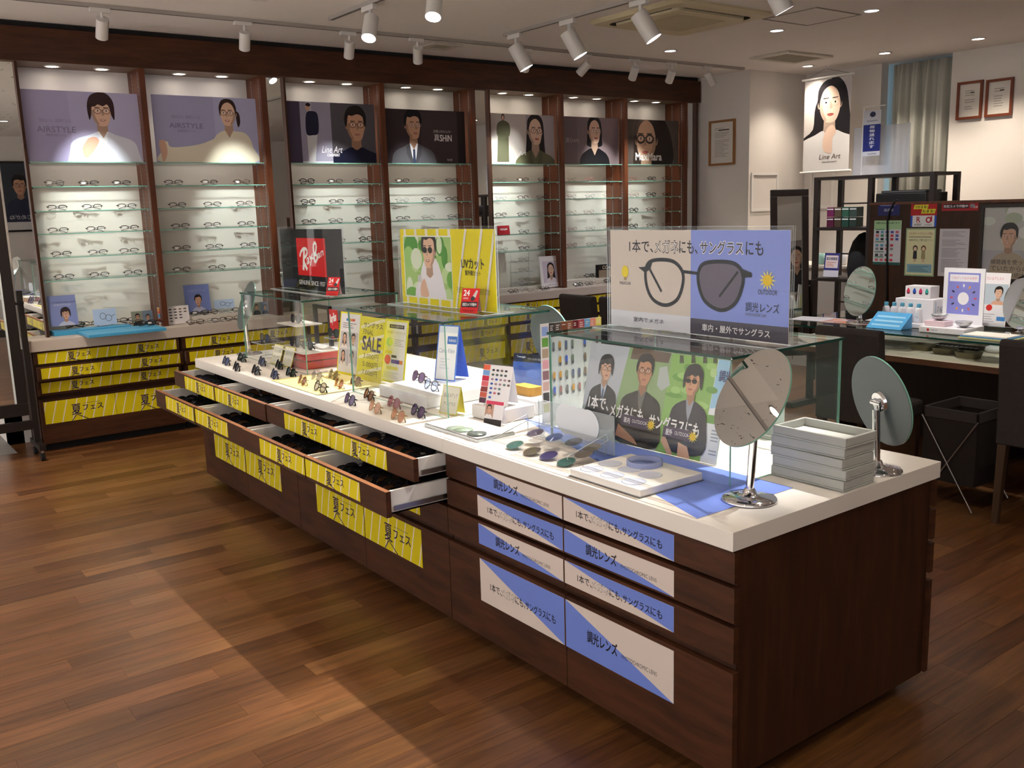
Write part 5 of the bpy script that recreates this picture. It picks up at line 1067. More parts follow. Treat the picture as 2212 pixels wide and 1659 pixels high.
# pale lens cleaning booklet with lenses in the nearest case corner
b = MB(); b.box(2.60, 1.95, ZI+.002, 2.604, 2.12, ZI+.25, pm('pale_green_board', 0xcfe0dc, rough=.5)); tagm(b, 'display_board', 'pale green board standing behind the grey trays', 'board')
for i, (x, y) in enumerate(((2.25, 3.14), (2.33, 3.10), (2.40, 3.18), (2.42, 3.30), (2.30, 3.20))): put(('rose', 'thin_gold', 'rose', 'thin_gold', 'thin_silver')[i], west(x, y, ZI+.0025, -12+6*i, 30), '%s eyeglasses at the right end of the middle case' % ('front rose', 'front gold', 'back rose', 'back gold', 'centre silver')[i], 'eyeglasses in the middle case')
# ================================================================== consulting desk
DARKW = wood('near_black_wood', 0x1b100c, 0x2a1a13, (1, 1, .15), .45); TANW = wood('desk_edge_wood', 0x5a3a26, 0x6f4a32, (.15, .15, 1), .45); DTOP = pm('desk_cream_top', 0xcfc3ae, rough=.45)
t = thing('consulting_desk', 'long consulting desk with glass top over a cream board', 'desk', (5.3, 2.6, 0))
MB().box(4.82, 1.30, .640, 5.78, 3.76, .672, TANW, {'z1': DTOP}).build('lower_board', t, bevel=.002)
MB().sheet(4.83, 1.30, .785, 5.78, 3.76, .795, thin('desk_glass', (.80, .86, .86, 1), 1.6), GEDGE, 'z').build('glass_top', t)
for y in (1.34, 2.55, 3.70): MB().box(5.55, y, 0, 5.75, y+.03, .639, DARKW).build('leg_panel', t)
for y in (1.36, 2.56, 3.70): MB().box(5.60, y, .673, 5.70, y+.03, .784, DARKW).build('glass_support', t)
MB().box(5.75, 1.30, 0, 5.78, 3.76, .639, DARKW).build('modesty_panel', t)
t = thing('partition_panel', 'dark brown wooden partition panel pinned with notices', 'partition', (5.82, 2.4, 0))
MB().box(5.80, .9, 0, 5.84, 3.69, 1.50, WOOD).build('board', t); MB().box(5.795, .9, 1.50, 5.845, 3.695, 1.516, WOODR).build('top_rail', t)
def pin(name, px0, py0, px1, py1, label, fill, draw, X=5.7985, cat='notice', rough=.5, thick=.0012):
    a = onx(px0, py1, X); c = onx(px1, py0, X); w, h = a.y-c.y, c.z-a.z; s = Sheet(w, h, fill, thick, rough=rough); draw(s, w, h)
    return tag(s.place(name, face_west(X, a.y, a.z)), label, cat)
pin('licence_plate', 1896, 438, 1944, 466, 'dark blue plate pinned at the partition left end', 0x252a6a, lambda s, w, h: (s.T('道具商', w*.28, h*.32, w*.72, h*.56, 0xc9cbe2), s.R(w*.1, h*.78, w*.8, h*.84, 0x8a8ec0)))
def d_pay(s, w, h):
    s.R(0, h*.80, w, h, 0xa9d0a0); s.R(0, 0, w, h*.06, 0x1f5a56); s.T('各種お支払いをお選べます!', w*.06, h*.92, w*.94, h*.97, 0x2f4a3a, .01)
    rd = random.Random(9)
    for r, y in enumerate((.74, .66, .58, .44, .36, .22, .11)):
        for c in range(5 if r < 3 else 4): s.R(w*(.08+c*.18), h*y-.008, w*(.08+c*.18)+w*.11, h*y+.008, rd.choice((0xc83a4a, 0xd86a7a, 0x4a5ab0, 0x2a2a30, 0x5aa0c8, 0x8a8a92, 0x3a8a6a)))
    for y in (.79, .51, .28, .165): s.R(w*.06, h*y, w*.4, h*y+.006, 0x3a8a66)
pin('payment_notice', 1885, 476, 1948, 571, 'green headed payment methods sheet with rows of small logos', 0xdcdce4, d_pay)
def d_pt(s, w, h):
    s.R(0, 0, w, h*.46, 0x2f5ac8); s.R(w*.08, 0, w*.92, h*.46, 0xf0eef2); s.P([(w*.1, h*.72), (w*.64, h*.72), (w*.68, h*.90), (w*.14, h*.90)], 0xe8e03a); s.P([(w*.40, h*.54), (w*.92, h*.54), (w*.96, h*.72), (w*.44, h*.72)], 0xe8e03a)
    s.T('つかえる!', w*.15, h*.755, w*.62, h*.865, 0x2a1a14, .03); s.T('たまる!', w*.46, h*.575, w*.90, h*.685, 0x2a1a14, .03)
    s.T('R', w*.24, h*.20, w*.38, h*.40, 0xb8203a, .03); s.R(w*.23, h*.155, w*.39, h*.17, 0xb8203a); s.T('POINT', w*.16, h*.04, w*.44, h*.12, 0x2a2428, .02)
    ring(s, w*.70, h*.28, w*.085, h*.10, w*.055, 0xc0203a, 18); s.R(w*.78, h*.22, w*.835, h*.43, 0xc0203a); s.T('d POINT', w*.56, h*.04, w*.84, h*.11, 0x5a4448)
pin('points_sign', 1966, 436, 2025, 490, 'red and yellow points card sign with white lower half', 0xb81e24, d_pt, cat='sign')
pin('camera_sign', 2034, 437, 2114, 456, 'long red security camera strip on the partition top', 0xa81e2a, lambda s, w, h: (s.R(w*.04, h*.30, w*.74, h*.86, 0x2a1a22), s.T('防犯カメラ作動中', w*.06, h*.40, w*.72, h*.76, 0xe8e2e6, .02), s.E(w*.84, h*.6, w*.07, h*.25, 0x8a8a92), s.T('24', w*.88, h*.3, w*.98, h*.6, 0xe8e2e6)), cat='sign')
def d_cus(s, w, h):
    s.R(w*.04, h*.03, w*.96, h*.97, 0xe6e2b8); s.T('カスタマーハラスメント防止', w*.10, h*.86, w*.92, h*.92, 0xb06a4a, .01); s.T('従業員が安心して働ける店づくりへ', w*.10, h*.73, w*.92, h*.78, 0x4a4438); s.lines(w*.1, h*.80, w*.92, h*.84, 1, 0x7a7460); s.R(w*.08, h*.07, w*.92, h*.25, 0x8ab4c4); s.lines(w*.16, h*.09, w*.86, h*.22, 4, 0x5a7a8a)
    for cx, hc, bc in ((.34, 0x3a2a22, 0x2a2630), (.62, 0x6a4a30, 0xa89a70)): s.E(w*cx, h*.58, w*.085, h*.065, hc, 14); s.E(w*cx, h*.57, w*.055, h*.042, 0xecd2b4, 12); s.P([(w*(cx-.06), h*.52), (w*(cx+.06), h*.52), (w*(cx+.07), h*.36), (w*(cx-.07), h*.36)], bc); s.R(w*(cx-.04), h*.30, w*(cx+.04), h*.36, 0xd8b89a)
pin('harassment_notice', 1953, 493, 2022, 595, 'pale yellow notice with two cartoon bowing figures', 0x9fb890, d_cus)
pin('text_notice', 2025, 494, 2095, 596, 'grey sheet of dense printed text on the partition', 0xd2cdd4, lambda s, w, h: s.lines(w*.1, h*.08, w*.92, h*.95, 30, 0x9a96a2))
# framed photo poster at the right edge
a = onx(2118, 600, 5.795); X = 5.7985
t = thing('framed_poster', 'dark framed hearing aid photo poster at the right edge', 'poster', (X, a.y-.25, a.z)); w, h = .50, onx(2118, 449, X).z-a.z
s = Sheet(w, h, 0xb9b6b4, .002, rough=.2); rd = random.Random(2)
for i in range(18): s.E(rd.uniform(0, w), rd.uniform(h*.45, h), rd.uniform(.03, .07), rd.uniform(.02, .05), rd.choice((0xc9ccc4, 0xa8b09c, 0x9aa68a, 0xd4d2d0)), 12)
s.R(0, 0, w, h*.40, 0xaaa6ae); q = lambda x, y: uv(face_west(X, a.y, a.z), x, y)
s.person(*q(2180, 512), .13, None, 0x241c1a, 0xc49a84, 0xa89888, 'm', -.4, None, sh=.8, smile=True)
for i, tx in enumerate(('補聴器を使って', 'ていたからの', '々しくあり続ける')): u_, v_ = q(2140, 566+i*14); s.T(tx, u_, v_-.012, u_+.22, v_+.018, 0x4a464c)
s.b.build('photo_print', t, local(t, face_west(X, a.y, a.z)))
k = MB(); k.M = face_west(X, a.y, a.z)
for r_ in ((-.02, -.02, w+.02, 0), (-.02, h, w+.02, h+.02), (-.02, 0, 0, h), (w, 0, w+.02, h)): k.box(r_[0], r_[1], -.001, r_[2], r_[3], .012, DARKW)
k.M = None; k.build('frame', t, local(t, Matrix()))
# black cable hanging over the partition
b = MB(); P = [onx(px, py, 5.79) for px, py in ((1933, 434), (1930, 440), (1921, 458), (1917, 478), (1917, 520), (1916, 570), (1915, 620), (1914, 680))]; b.tube([P[0]+Vector((.03, 0, .004))]+P+[Vector((5.79, P[-1].y, .80))], .006, 6, MATTEB); tagm(b, 'power_cable', 'black cable hanging down over the partition notices', 'cable')
# ---- things on the glass top
ZD = .7965
def onD(px, py): return onz(px, py, ZD)
p = onD(1915, 700); WP2 = pm('white_carton', 0xf0eef4, rough=.35)
t = thing('eye_drop_display', 'white stepped eye lotion display with coloured drop marks', 'display stand', (5.28, 3.0, ZD))
MB().box(5.24, 2.90, ZD+.001, 5.40, 3.14, ZD+.155, WP2).build('lower_carton', t, bevel=.002); MB().box(5.30, 2.955, ZD+.1555, 5.40, 3.115, ZD+.225, WP2).build('upper_carton', t, bevel=.002)
k = 0
for i, cc in enumerate((0xd83a5a, 0x2f5ac0, 0xd83a6a, 0x3aa69a)):
    s = Sheet(.032, .044, 0xf0eef4, .0008); s.S([(.016, .042), (.027, .022), (.022, .006), (.010, .006), (.005, .022)], cc); s.R(.007, .007, .025, .014, 0x2a2a40); s.b.build('drop_mark', t, local(t, face_west(5.2985, 3.11-i*.039, ZD+.172)))
s = Sheet(.10, .13, 0xf0eef4, .0008); s.R(.0, 0, .006, .13, 0x8ac8ec); s.T('7.6S', .02, .07, .085, .10, 0x6a7a9a); s.R(.02, .05, .07, .056, 0x9ad0ee); s.R(.02, .03, .06, .036, 0xc8d8e8); s.b.build('side_print', t, local(t, face_front(5.262, 2.8985, ZD+.012)))
MB().box(5.12, 2.88, ZD+.001, 5.235, 3.19, ZD+.022, WP2).build('bottle_step', t)
for i in range(5):
    y = 3.165-i*.052; o = thing('eye_lotion_bottle', '%s small white eye lotion bottle in the front row' % ['leftmost', 'second', 'middle', 'fourth', 'rightmost'][i], 'bottle', (5.185, y, ZD+.0225), 'eye lotion bottles on the desk')
    b = MB(); b.lathe([(.020, 0), (.021, .003), (.021, .075), (.017, .085), (.012, .090)], 16, WP2, (5.185, y, ZD+.0225)); b.build('bottle_body', o); b = MB(); b.lathe([(.0125, .090), (.0125, .108), (.010, .112), (.0001, .113)], 14, pm('bottle_collar', (0x3aa6c8, 0x3a5a98, 0xc84a5a, 0x4a8ab8, 0xc85a5a)[i] if False else 0x5aa8c8, rough=.4), (5.185, y, ZD+.0225)); b.build('bottle_cap', o)
    s = Sheet(.028, .05, 0xe6ecf4, .0006); s.T('7.6', .004, .018, .024, .032, 0x7a88a8); s.b.build('bottle_label', o, local(o, face_west(5.1635, y+.014, ZD+.032)))
for i, y in enumerate((2.885, 2.825)):
    o = thing('lotion_bottle', '%s larger white bottle beside the eye lotion cartons' % ('left', 'right')[i], 'bottle', (5.34, y-.03, ZD)); b = MB(); b.lathe([(.026, 0.001), (.027, .004), (.027, .15), (.020, .16)], 18, WP2, (5.36, y-.02, ZD)); b.build('bottle_body', o); b = MB(); b.lathe([(.0205, .16), (.0205, .205), (.0001, .206)], 16, WPLAS, (5.36, y-.02, ZD)); b.build('bottle_cap', o)
b = MB(); b.M = Matrix.Translation((5.02, 3.06, ZD+.001)); b.add([(-.05, .10, 0), (-.05, -.12, 0), (.07, -.12, .085), (.07, .10, .085), (.07, .10, 0), (.07, -.12, 0)], [(0, 1, 2, 3), (0, 3, 4), (1, 5, 2), (2, 5, 4, 3), (0, 4, 5, 1)], pm('sky_blue_leaflet', 0x4aa6e0, rough=.3))
for i in range(3): b.add([(-.03+i*.03, .08, .0145+i*.0213), (-.03+i*.03, -.10, .0145+i*.0213), (-.018+i*.03, -.10, .0233+i*.0213), (-.018+i*.03, .08, .0233+i*.0213)], [(0, 1, 2, 3)], pm('leaflet_stripe', 0x9fd4f4, rough=.3))
b.M = None; tagm(b, 'leaflet_wedge', 'bright blue sloping leaflet holder in front of the bottles', 'leaflet')
# hearing aid display
t = thing('hearing_aid_display', 'white lit hearing aid stand with violet panel on the desk', 'display stand', (5.08, 2.70, ZD))
MB().box(4.98, 2.575, ZD+.001, 5.20, 2.835, ZD+.035, WP2).build('plinth_box', t, bevel=.004); MB().box(5.01, 2.70, ZD+.0355, 5.10, 2.82, ZD+.065, pm('pale_pink_box', 0xf2d8e2, rough=.3)).build('step_box', t, bevel=.003)
s = Sheet(.235, .345, 0xf4f4fa, .006, rough=.3); s.R(.025, .085, .21, .32, 0x8a8cd8); s.R(.035, .27, .20, .31, 0xf0eef8); s.T('つながって広がる世界', .045, .283, .19, .298, 0xd87a8a); s.E(.118, .175, .032, .036, 0xf4f2fa)
for i in range(12):
    an = 2*math.pi*i/12; s.E(.118+.068*math.cos(an), .178+.070*math.sin(an), .010, .005, (0xd85a6a, 0x3a3a50, 0xe0a04a, 0xf0eef6, 0xd86a5a, 0x2a2a48)[i % 6], 8, a=an)
s.b.build('violet_panel', t, local(t, face_west(5.205, 2.825, ZD+.003)))
for i, y in enumerate((2.76, 2.62)):
    b = MB(); b.lathe([(.012, 0), (.035, .012), (.045, .03), (.043, .034), (.03, .016), (.0001, .012)], 24, pm('silver_dish', (.7, .7, .74, 1), rough=.2, metal=.6), (5.06, y, ZD+(.066 if i == 0 else .036))); b.build('charger_dish', t)
s = Sheet(.12, .026, 0xf4f4fa, .0006); s.E(.02, .013, .008, .008, 0xd83a3a, 14); s.T('signia', .034, .008, .075, .019, 0x7a7a86); s.b.build('logo_strip', t, local(t, face_west(4.979, 2.80, ZD+.005)))
def d_leaf(s, w, h):
    s.R(.006, h*.80, w-.006, h*.97, 0xf6f0f4); s.T('聞こえているアシスト', w*.12, h*.86, w*.82, h*.92, 0xd85a6a); s.R(.006, h*.40, w-.006, h*.79, 0xbcc8d2); s.person(w*.72, h*.62, h*.20, (.006, h*.40, w-.006, h*.79), 0x2c2624, 0xe0b69c, 0xd8a890, 'm', -.2, None, sh=.7, smile=True); s.R(.006, 0, w-.006, h*.40, 0xe8e6ea); s.E(w*.5, h*.34, .018, .018, 0xd0342c); s.R(w*.04, h*.08, w*.30, h*.14, 0xd04a40); s.R(w*.74, h*.10, w*.98, h*.18, 0x4a88c8); s.lines(w*.34, h*.06, w*.7, h*.24, 4, 0xb8b4bc)
p0 = onD(2102, 704); w_, h_ = .20, .30; s = Sheet(w_, h_, 0xf4f2f4, .004, rough=.25); d_leaf(s, w_, h_); s.b.box(0, -.004, -.09, w_, .0, .0, AEDGE); tag(s.place('leaflet_stand', frame((5.36, 2.74, ZD+.0155), (0, -1, 0), (.12, 0, 1))), 'white leaflet stand with a smiling man photo on the desk', 'leaflet stand')
s = Sheet(.10, .20, 0xe9e4b0, .003); s.E(.05, .17, .05, .03, 0x3a347a); s.T('今だけ', .02, .16, .08, .18, 0xe8e6f4); s.lines(.03, .04, .08, .13, 5, 0xa09a60); tag(s.place('price_card', frame((5.42, 2.835, ZD+.004), (0, -1, 0), (.1, 0, 1))), 'cream card with a violet oval behind the leaflet stand', 'card')
b = MB()
for i, (c, dx) in enumerate(((0xe6dfa0, 0), (0x4a86c4, .01), (0xf0ece0, .02))): b.box(4.90+dx, 2.30+dx, ZD+.001+i*.006, 5.10-dx, 2.565-dx*.5, ZD+.0065+i*.006, ink(c))
tagm(b, 'leaflet_stack', 'flat stack of yellow and blue booklets at the desk front', 'booklet')
for i, (px0, py0, px1, py1, c, lb) in enumerate(((1700, 690, 1775, 684, 0xd8d4da, 'white sheets lying on the glass top at its left end'), (1770, 696, 1850, 688, 0xb9867a, 'orange and blue printed leaflet behind the left desk mirror'), (1862, 694, 1910, 698, 0xe2e0e4, 'white sheet between the left desk mirror and the bottles'))):
    p0, p1 = onD(px0, py0), onD(px1, py1); s = Sheet(.30, .20, c, .001)
    if i == 1:
        for j in range(14): s.E(random.uniform(.02, .28), random.uniform(.02, .18), .03, .02, random.choice((0xd87a4a, 0x3a4a9a, 0xe0b060, 0xc8c0c8)), 10)
    else: s.lines(.03, .02, .27, .18, 7, 0xb0acb8)
    tag(s.place('loose_leaflet', frame((p0.x, min(p0.y, 3.74), ZD+.0015+i*.0005), (0.15, -1, 0), (1, .15, 0))), lb, 'leaflet')
b3 = onD(1857, 698); table_mirror(b3, disc_at(1856, 629, b3), cam_n(-.988*.82, .155*.82, .57, 1856, 629), .152, 'round table mirror on the desk behind the charcoal chair', .082)
c3 = disc_at(1856, 629, b3); n3 = cam_n(-.988*.82, .155*.82, .57, 1856, 629)
b4 = onD(2206, 722); table_mirror(b4, disc_at(2212, 652, b4), cam_n(-.97*.75, .2*.75, .66, 2212, 652), .150, 'round table mirror on the desk cut by the right edge', .082)
# ---- things on the cream board
ZL = .673
for i, (px, py) in enumerate(((1983, 757), (2031, 765), (2082, 775))):
    p = onz(px, py, ZL); t = thing('parts_tray', '%s green lined repair tray on the cream board' % ('left', 'middle', 'right')[i], 'tray', (p.x+.02, p.y, ZL), 'green repair trays'); x, y = p.x+.05, p.y
    k = MB()
    for a in range(1):
        pts = [(-.04, -.055), (.04, -.055), (.048, -.047), (.048, .047), (.04, .055), (-.04, .055), (-.048, .047), (-.048, -.047)]
        n8 = 8; lo = [(x+u_*.85, y+v_*.88, ZL+.0005) for u_, v_ in pts]; hi = [(x+u_*1.05, y+v_*1.08, ZL+.032) for u_, v_ in pts]; inn = [(x+u_*.98, y+v_*1.01, ZL+.032) for u_, v_ in pts]; bot = [(x+u_*.8, y+v_*.84, ZL+.008) for u_, v_ in pts]
        vs = lo+hi+inn+bot; fs = [tuple(range(7, -1, -1))]+[(j, (j+1) % 8, 8+(j+1) % 8, 8+j) for j in range(8)]+[(8+j, 8+(j+1) % 8, 16+(j+1) % 8, 16+j) for j in range(8)]+[(16+j, 16+(j+1) % 8, 24+(j+1) % 8, 24+j) for j in range(8)]
        k.add(vs, fs, pm('olive_tray', 0x7a7258, rough=.5)); k.build('tray_shell', t)
    MB().box(x-.034, y-.042, ZL+.0085, x+.034, y+.042, ZL+.018, pm('green_lining', (0x5a8a50, 0x4a6a40, 0x4a6a44)[i] if i == 0 else 0x46663e, rough=.8)).build('green_lining', t)
b = MB(); p = onz(2055, 752, ZL); b.box(p.x-.03, p.y-.17, ZL+.001, p.x+.10, p.y+.12, ZL+.012, BLACK)
for i in range(9): b.box(p.x-.015, p.y-.15+i*.029, ZL+.0121, p.x+.02, p.y-.138+i*.029, ZL+.0127, WPLAS)
tagm(b, 'screw_kit', 'black striped parts kit behind the green trays', 'tool kit')
b = MB(); p = onz(2150, 760, ZL); b.lathe([(.0001, .0005), (.05, .0008), (.056, .012), (.05, .028), (.03, .036), (.0001, .038)], 24, WPLAS, (p.x, p.y, ZL)); tagm(b, 'white_charger', 'rounded white device at the right of the green trays', 'device')
# ================================================================== chairs and basket
def chair(x, y, label, name='dining_chair'):
    """upholstered chair, back towards -x; x the outer face of the back, y its left edge (far side)"""
    t = thing(name, label, 'chair', (x+.22, y-.19, 0), 'charcoal upholstered chairs'); W = .385
    b = MB(); pr = [(0, .385), (.0, .45), (-.012, .70), (-.028, .86), (-.022, .882), (-.006, .888), (.022, .886), (.034, .874), (.052, .70), (.062, .47), (.062, .385)]
    n = len(pr); b.add([(x+u_+.028, y-.004, z) for u_, z in pr]+[(x+u_+.028, y-W+.004, z) for u_, z in pr], [tuple(range(n)), tuple(range(2*n-1, n-1, -1))]+[(i, n+i, n+(i+1) % n, (i+1) % n) for i in range(n)], FABRIC); b.build('backrest', t, bevel=.012)
    b = MB(); b.box(x+.092, y-W, .385, x+.46, y, .475, FABRIC); b.build('seat', t, bevel=.02)
    for dx, dy in ((.035, .012), (.035, W-.052), (.41, .012), (.41, W-.052)):
        b = MB(); xx, yy = x+dx, y-dy-.04; tp = [(xx, yy), (xx+.04, yy), (xx+.04, yy+.04), (xx, yy+.04)]; lean = -.03 if dx < .1 else .01
        b.add([(u_, v_, .384) for u_, v_ in tp]+[(xx+.02+(u_-xx-.02)*.7+lean, yy+.02+(v_-yy-.02)*.7, .0) for u_, v_ in tp], [(0, 1, 2, 3), (7, 6, 5, 4)]+[(i, 4+i, 4+(i+1) % 4, (i+1) % 4) for i in range(4)], pm('chair_leg_wood', 0x4a3526, rough=.5)); b.build('leg', t)
    return t
chair(4.27, 3.024, 'charcoal upholstered chair in front of the left desk mirror'); chair(4.375, 2.10, 'charcoal upholstered chair cut by the right edge'); chair(4.65, 5.62, 'charcoal chair left of the nearest sign in the background'); chair(4.68, 5.195, 'charcoal chair half hidden behind the nearest sign')
t = thing('bag_basket', 'dark folding bag basket on crossed metal legs under the desk', 'basket', (4.62, 2.345, 0)); BM = pm('basket_fabric', 0x1f1715, rough=.9, bump=.3, bscale=500)
x0, x1, y0, y1 = 4.45, 4.80, 2.205, 2.487
b = MB()
for a in ((x0, y0, x0+.012, y1), (x1-.012, y0, x1, y1), (x0, y0, x1, y0+.012), (x0, y1-.012, x1, y1)): b.box(a[0], a[1], .45, a[2], a[3], .505, FABRIC)
b.build('rim', t, bevel=.004); b = MB()
for a in ((x0+.004, y0+.004, x0+.009, y1-.004), (x1-.009, y0+.004, x1-.004, y1-.004), (x0+.009, y0+.004, x1-.009, y0+.009), (x0+.009, y1-.009, x1-.009, y1-.004)): b.box(a[0], a[1], .13, a[2], a[3], .45, BM)
b.box(x0+.009, y0+.009, .13, x1-.009, y1-.009, .136, BM); b.build('fabric_bag', t)
for xx in (x0-.008, x1+.008):
    for s_ in (0, 1): MB().cyl((xx+s_*.007, y0 if s_ else y1, .46), (xx+s_*.007, y1 if s_ else y0, .004), .004, n=8, mat=STEEL).build('crossed_leg', t)
# ================================================================== back right corner
BRN = pm('dark_rack_steel', 0x241a17, rough=.45)
X = 6.9; ya, ym, yb, zt = 4.905, 4.40, 3.88, 1.73
t = thing('storage_rack', 'dark brown open steel rack behind the partition', 'rack', (X+.18, 4.4, 0))
for y in (ya, ym, yb):
    for x in (X, X+.34): MB().box(x, y-.02, 0, x+.04, y+.02, zt, BRN).build('post', t)
for z, a, c in ((1.705, yb, ya), (1.29, ym, ya), (.865, ym, ya), (.45, yb, ya), (1.46, yb, ym)): MB().box(X-.004, a-.018, z, X+.384, c+.018, z+.025, BRN).build('shelf', t)
for z in (1.50, 1.07, .65): MB().box(X+.35, ym, z, X+.365, ya, z+.012, BRN).build('cross_bar', t)
# stacked pouches, dark bag, white sign on the rack
for i, (c, c2) in enumerate(((0x7a2a58, 0x5a1a3a), (0x5a4a3a, 0x4a3a2c), (0x2f5a48, 0x24463a), (0x3a4a44, 0x2c3a34))):
    y = 4.80-i*.072
    for j in range(2):
        b = MB(); b.box(X+.06, y-.032, 1.3165+j*.083, X+.16, y+.032, 1.396+j*.083, pm('pouch_%d%d' % (i, j), c if j else c2, rough=.35)); b.box(X+.058, y-.03, 1.375+j*.083, X+.06, y+.03, 1.384+j*.083, WPLAS)
        tagm(b, 'glasses_case', '%s glasses case, %s row on the dark rack' % (('pink', 'brown', 'green', 'grey-green')[i], ('lower', 'upper')[j]), 'case', 'glasses cases on the rack', .004)
b = MB(); b.lathe([(.16, 0.0), (.175, .08), (.16, .22), (.12, .32), (.06, .38), (.0001, .40)], 20, MATTEB, (0, 0, 0)); b.v = [(X+.19+u_*.8, 4.555+v_*.72, .8915+z_*.95) for u_, v_, z_ in b.v]; tagm(b, 'black_bag', 'black slumped bag on the dark rack middle shelf', 'bag')
s = Sheet(.145, .20, 0xd8d4dc, .004); s.R(0, .055, .145, .20, 0x3a3a7a); s.R(.012, .075, .133, .180, 0xe8d8d8); s.T('認定補聴器', .02, .14, .125, .165, 0x2a2a4a, .02); s.lines(.02, .085, .12, .13, 3, 0xc87a5a); s.b.box(.02, 0, -.07, .12, .002, -.0045, AEDGE)
tag(s.place('shelf_sign', frame((X+.03, 4.83, .901), (0, -1, 0), (.1, 0, 1))), 'small navy and white sign on the rack lower shelf', 'sign')
b = MB(); b.box(X+.02, 3.93, 1.4855, X+.33, 4.36, 1.58, BLACK); b.box(X+.06, 3.96, 1.5802, X+.30, 4.34, 1.60, GREYP); tagm(b, 'printer', 'black printer on the right part of the rack', 'printer', bevel=.008)
# things on the rack top: frosted sheet and parcel flag
b = MB(); a, c = onx(1842, 368, X+.2), onx(1967, 265, X+.2); b.sheet(X+.2, c.y, 1.7315, X+.204, a.y, c.z, thin('frosted_sheet', (.92, .93, .95, 1), 1.4, .15, .35, 0xe6e6ec), AEDGE, 'x'); tagm(b, 'acrylic_screen', 'frosted acrylic screen standing on the rack top', 'screen')
t = thing('parcel_flag', 'small navy and white parcel service flag on the rack top', 'flag', (X+.12, 4.45, 1.731)); Xf = X+.14; a, c = onx(1863, 338, Xf), onx(1904, 236, Xf); w, h = a.y-c.y, c.z-a.z
s = Sheet(w, h, 0xd6d6de, .001); s.R(0, h*.10, w, h*.69, 0x25307a); s.E(w*.52, h*.91, w*.17, h*.06, 0x2a3050); s.T('SAGAWA', w*.2, h*.755, w*.82, h*.785, 0x2a3050, .02); s.T('SAGAWA', w*.3, h*.03, w*.8, h*.06, 0x2a3050, .02)
for i, ch in enumerate('荷物送れます'): s.T(ch, w*.36, h*(.60-i*.085), w*.66, h*(.665-i*.085), 0xe8e8f2, .02)
s.b.build('flag_sheet', t, local(t, face_west(Xf, a.y, a.z))); yq = a.y-w*.5
b = MB(); b.cyl((Xf+.012, a.y+.012, 1.732), (Xf+.012, a.y+.012, c.z+.03), .005, n=10, mat=WPLAS); b.cyl((Xf+.012, a.y+.02, c.z+.03), (Xf+.012, c.y-.03, c.z+.03), .006, n=10, mat=WPLAS); b.build('pole', t); b = MB(); b.box(Xf-.06, a.y-.05, 1.7312, Xf+.05, a.y+.07, 1.7335, WPLAS); b.build('foot', t)
# hanging banner
X = 8.35; a, c = onx(1734, 371, X), onx(1840, 160, X); w, h = a.y-c.y, c.z-a.z; M = face_west(X, a.y, a.z)
t = thing('hanging_banner', 'tall hanging banner of a long-haired woman in rimless glasses', 'banner', (X, a.y-w/2, a.z)); s = Sheet(w, h, 0xcfcac8, .0015, rough=.3); q = lambda px, py: uv(M, px, py)
s.R(w*.72, 0, w, h, 0xc6c1c6); H = q(1793, 188)[1]-q(1793, 266)[1]
s.S([q(1785, 185), q(1806, 164), q(1828, 185), q(1836, 240), q(1842, 292), q(1838, 330), q(1735, 310), q(1756, 280), q(1762, 230)], 0x1d1a20)
s.person(*q(1793, 224), H*1.05, None, 0x1d1a20, 0xf0d2c0, 0xeeeef0, 'f', .15, 0xd0b8a8, sh=1.05)
s.S([q(1779, 325), q(1778, 300), q(1788, 276), q(1800, 270), q(1806, 284), q(1798, 300), q(1796, 330)], 0xf0d2c0)
s.T('Line Art', *q(1769, 345), *q(1815, 331), 0x5a4648, 0, slant=.2); s.T('CHARMANT', *q(1776, 352), *q(1808, 347), 0x3a3034, .02)
s.b.build('banner_print', t, local(t, M))
for z in (a.z-.012, c.z+.004): MB().cyl((X-.003, a.y+.03, z), (X-.003, c.y-.03, z), .011, n=10, mat=WPLAS).build('rod', t)
b = MB(); b.tube([(X, a.y-.02, c.z+.012), (X, a.y-w*.45, CZ-.03), (X, c.y+.02, c.z+.012)], .002, 5, GREYP); b.cyl((X, a.y-w*.45, CZ-.034), (X, a.y-w*.45, CZ-.001), .004, n=8, mat=STEEL); b.build('hanging_cord', t)
# certificates
def cert(px0, py0, px1, py1, X, label, fc, nl, seed):
    a, c = onx(px0, py1, X), onx(px1, py0, X); w, h = a.y-c.y, c.z-a.z; M = face_west(X-.002, a.y, a.z); t = thing('framed_certificate', label, 'certificate', (X, (a.y+c.y)/2, a.z)); fw = .022
    s = Sheet(w-2*fw, h-2*fw, 0xe6e1da, .002, rough=.3); s.lines(.05, .06, w-2*fw-.05, h-2*fw-.05, nl, 0xb2aca6, seed); s.R(.10, h-2*fw-.085, w-2*fw-.06, h-2*fw-.072, 0x5a5450); s.b.build('certificate_sheet', t, local(t, frame(M.translation+Vector((-.004, -fw, fw)), (0, -1, 0), (0, 0, 1))))
    k = MB(); k.M = M; fm = pm('oak_frame_%06x' % fc, fc, rough=.4)
    for r_ in ((0, 0, w, fw), (0, h-fw, w, h), (0, fw, fw, h-fw), (w-fw, fw, w, h-fw)): k.box(r_[0], r_[1], 0, r_[2], r_[3], .02, fm)
    k.box(fw, fw, 0, w-fw, h-fw, .001, fm); k.M = None; k.build('frame', t, local(t, Matrix()))
cert(1533, 256, 1590, 359, 7.858, 'light oak framed certificate beside the display wall', 0x9a6a3c, 20, 4); cert(2066, 172, 2126, 260, 8.776, 'left one of two brown framed certificates right of the curtain', 0x7a3a1e, 9, 5); cert(2128, 166, 2192, 254, 8.776, 'right one of two brown framed certificates right of the curtain', 0x7a3a1e, 8, 6)
